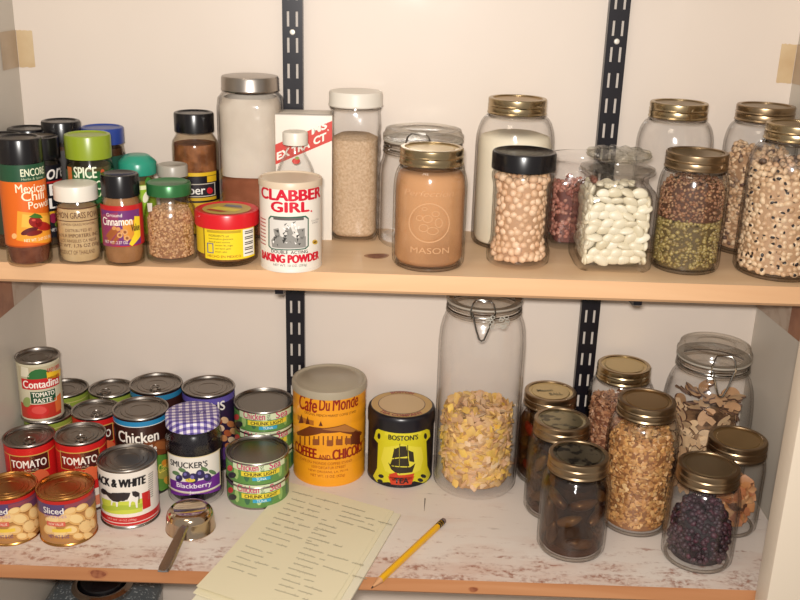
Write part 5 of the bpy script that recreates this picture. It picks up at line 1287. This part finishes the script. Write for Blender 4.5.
def words(u0, v, lens):
    u = u0
    for l in lens: scribble(u, v, l, slope=rn.uniform(-.006, .004)); u += l+.035
words(.10, .085, [.20, .22, .22])
for k, ls in enumerate(([.14, .12, .05], [.16, .12], [.13, .17, .05], [.12, .10], [.20, .11, .04], [.08, .14], [.15, .16, .05], [.26], [.13, .10])): words(.13+rn.uniform(-.01, .02), .155+k*.052, ls)
for k, ls in enumerate(([.18, .09, .13], [.24, .05], [.17, .16])): words(.62, .135+k*.047, ls)
for k, ls in enumerate(([.17], [.20], [.14], [.19, .08], [.12], [.18, .18, .10], [.15, .05], [.20, .22, .12], [.17], [.24], [.12, .08], [.16, .15], [.13, .12], [.20, .16])): words(.50+.004*k+rn.uniform(-.01, .01), .30+k*.047, ls)
for k, ls in enumerate(([.16, .05], [.20], [.13, .12, .06], [.22], [.15, .08])): words(.09, .66+k*.050, ls)
finish(bm, 'handwriting', INK, t, smooth=False)

# ======================= pencil ==============================================================
tip = Vector((-.0336, .9265, .0036)); end = Vector((.0530, 1.0750, .0036)); d = (end-tip); Lp = d.length
t = thing('pencil', 'yellow pencil with black banded end lying on the worn paint', 'pencil', tip, rz=math.atan2(d.y, d.x))
def along(bm, prof, seg, hexa=False):
    rows = []
    for r_, x in prof: rows.append([bm.verts.new((x, max(r_, 1e-5)*math.cos(2*PI*i/seg+PI/6), max(r_, 1e-5)*math.sin(2*PI*i/seg+PI/6))) for i in range(seg)])
    for a, b_ in zip(rows, rows[1:]):
        for i in range(seg): bm.faces.new((a[i], a[(i+1) % seg], b_[(i+1) % seg], b_[i]))
    bm.faces.new(rows[0]); bm.faces.new(rows[-1][::-1])
bm = bmesh.new(); along(bm, [(.0040, .019), (.0041, Lp-.017)], 6); finish(bm, 'barrel', mat('pencil_yellow', 'e0a81c', .3), t, smooth=False)
bm = bmesh.new(); along(bm, [(.0009, .004), (.0040, .019)], 12); finish(bm, 'sharpened_wood', mat('pencil_wood', 'c89468', .6), t)
bm = bmesh.new(); along(bm, [(.0002, 0), (.0009, .0042)], 8); finish(bm, 'lead', mat('graphite', '2c2a2a', .4), t)
for k in range(5):
    bm = bmesh.new(); xx = Lp-.0172+k*.0023; along(bm, [(.0041, xx), (.0041, xx+.0023)], 16); finish(bm, 'ferrule_band', [mat('ferrule_black', '1c1a18', .35), mat('ferrule_gold', 'b8902c', .3, .8)][k % 2], t)
bm = bmesh.new(); along(bm, [(.0036, Lp-.0057), (.0037, Lp-.001), (.003, Lp)], 16); finish(bm, 'eraser', mat('worn_eraser', '7c6660', .7), t)
# black nail mark on the shelf
bm = bmesh.new(); vs = [(.0282, 1.134), (.0298, 1.133), (.0285, 1.112), (.0280, 1.101), (.0276, 1.101), (.0278, 1.115)]
flat_shape(bm, vs, .0002); o = finish(bm, 'paint_chip', mat('chip_dark', '4a403c', .6), lsh, smooth=False)

# ======================= below the shelf =====================================================
SPK = mat('speckled_enamel', '565e62', .3, var=('b0b6b6', 260, .58, .64)); SPK.node_tree.nodes['Principled BSDF'].inputs['Coat Weight'].default_value = .3
wall('trim_2', XL-.02, XR+.02, .96, YW, -.42, -.40, mat('bottom_shelf_paint', 'cbbfae', .5))
X, Y = -.43, 1.17
t = thing('enamel_roaster', 'grey speckled enamel roaster with a round lid vent below the lower shelf', 'pot', (X, Y, -.40))
bm = bmesh.new(); lathe(bm, [(0, 0, 3.5), (.066, 0, 3.5), (.072, .006, 3.5), (.077, .19, 3.5), (.079, .195, 3.5), (.077, .197, 3.5), (0, .199, 3)], 48); finish(bm, 'roaster_body', SPK, t)
bm = bmesh.new(); lathe(bm, [(.079, .197, 3.5), (.078, .202, 3.5), (.070, .209, 3), (.066, .212, 2), (0, .214, 2)], 48); finish(bm, 'roaster_lid', SPK, t)
bm = bmesh.new(); lathe(bm, [(.043, .212), (.043, .220), (.038, .224), (.035, .224), (.033, .218), (.033, .212)], 48); finish(bm, 'chrome_ring', STEEL, t)
bm = bmesh.new(); lathe(bm, [(.033, .213), (.030, .228), (.024, .232), (0, .233)], 48); finish(bm, 'knob', BLKP, t)

# small pieces sit under the part that carries them
UNDER = {'pull_tab': ('can_lid',), 'lid_print': ('lid_label', 'lid', 'screw_lid'), 'lid_label': ('lid', 'tin_lid'), 'handwriting': ('top_sheet',), 'knob': ('roaster_lid',), 'chrome_ring': ('roaster_lid',),
         'latch_lever': ('latch_wire',), 'lid_knob': ('glass_lid',), 'lead': ('sharpened_wood',), 'screw': ('channel',), 'flap': ('carton',), 'print': ('carton',), 'knot': ('board',), 'paint_chip': ('board',),
         'neck_bead': ('glass_body',), 'foot_ring': ('glass_body',), 'glass_rim': ('glass_body',), 'price_sticker': ('body',), 'embossing': ('glass_body',)}
stem = lambda o: o.name.split('.')[0]
for o in [o for o in COL.objects if o.parent and stem(o) in UNDER and not o.parent.parent]:
    for want in UNDER[stem(o)]:
        c = [q for q in o.parent.children if stem(q) == want and q is not o]
        if c:
            if not (stem(o) == 'lid_print' and want == 'lid_label'): o.parent = c[0]
            else: o.parent = c[0].parent
            break
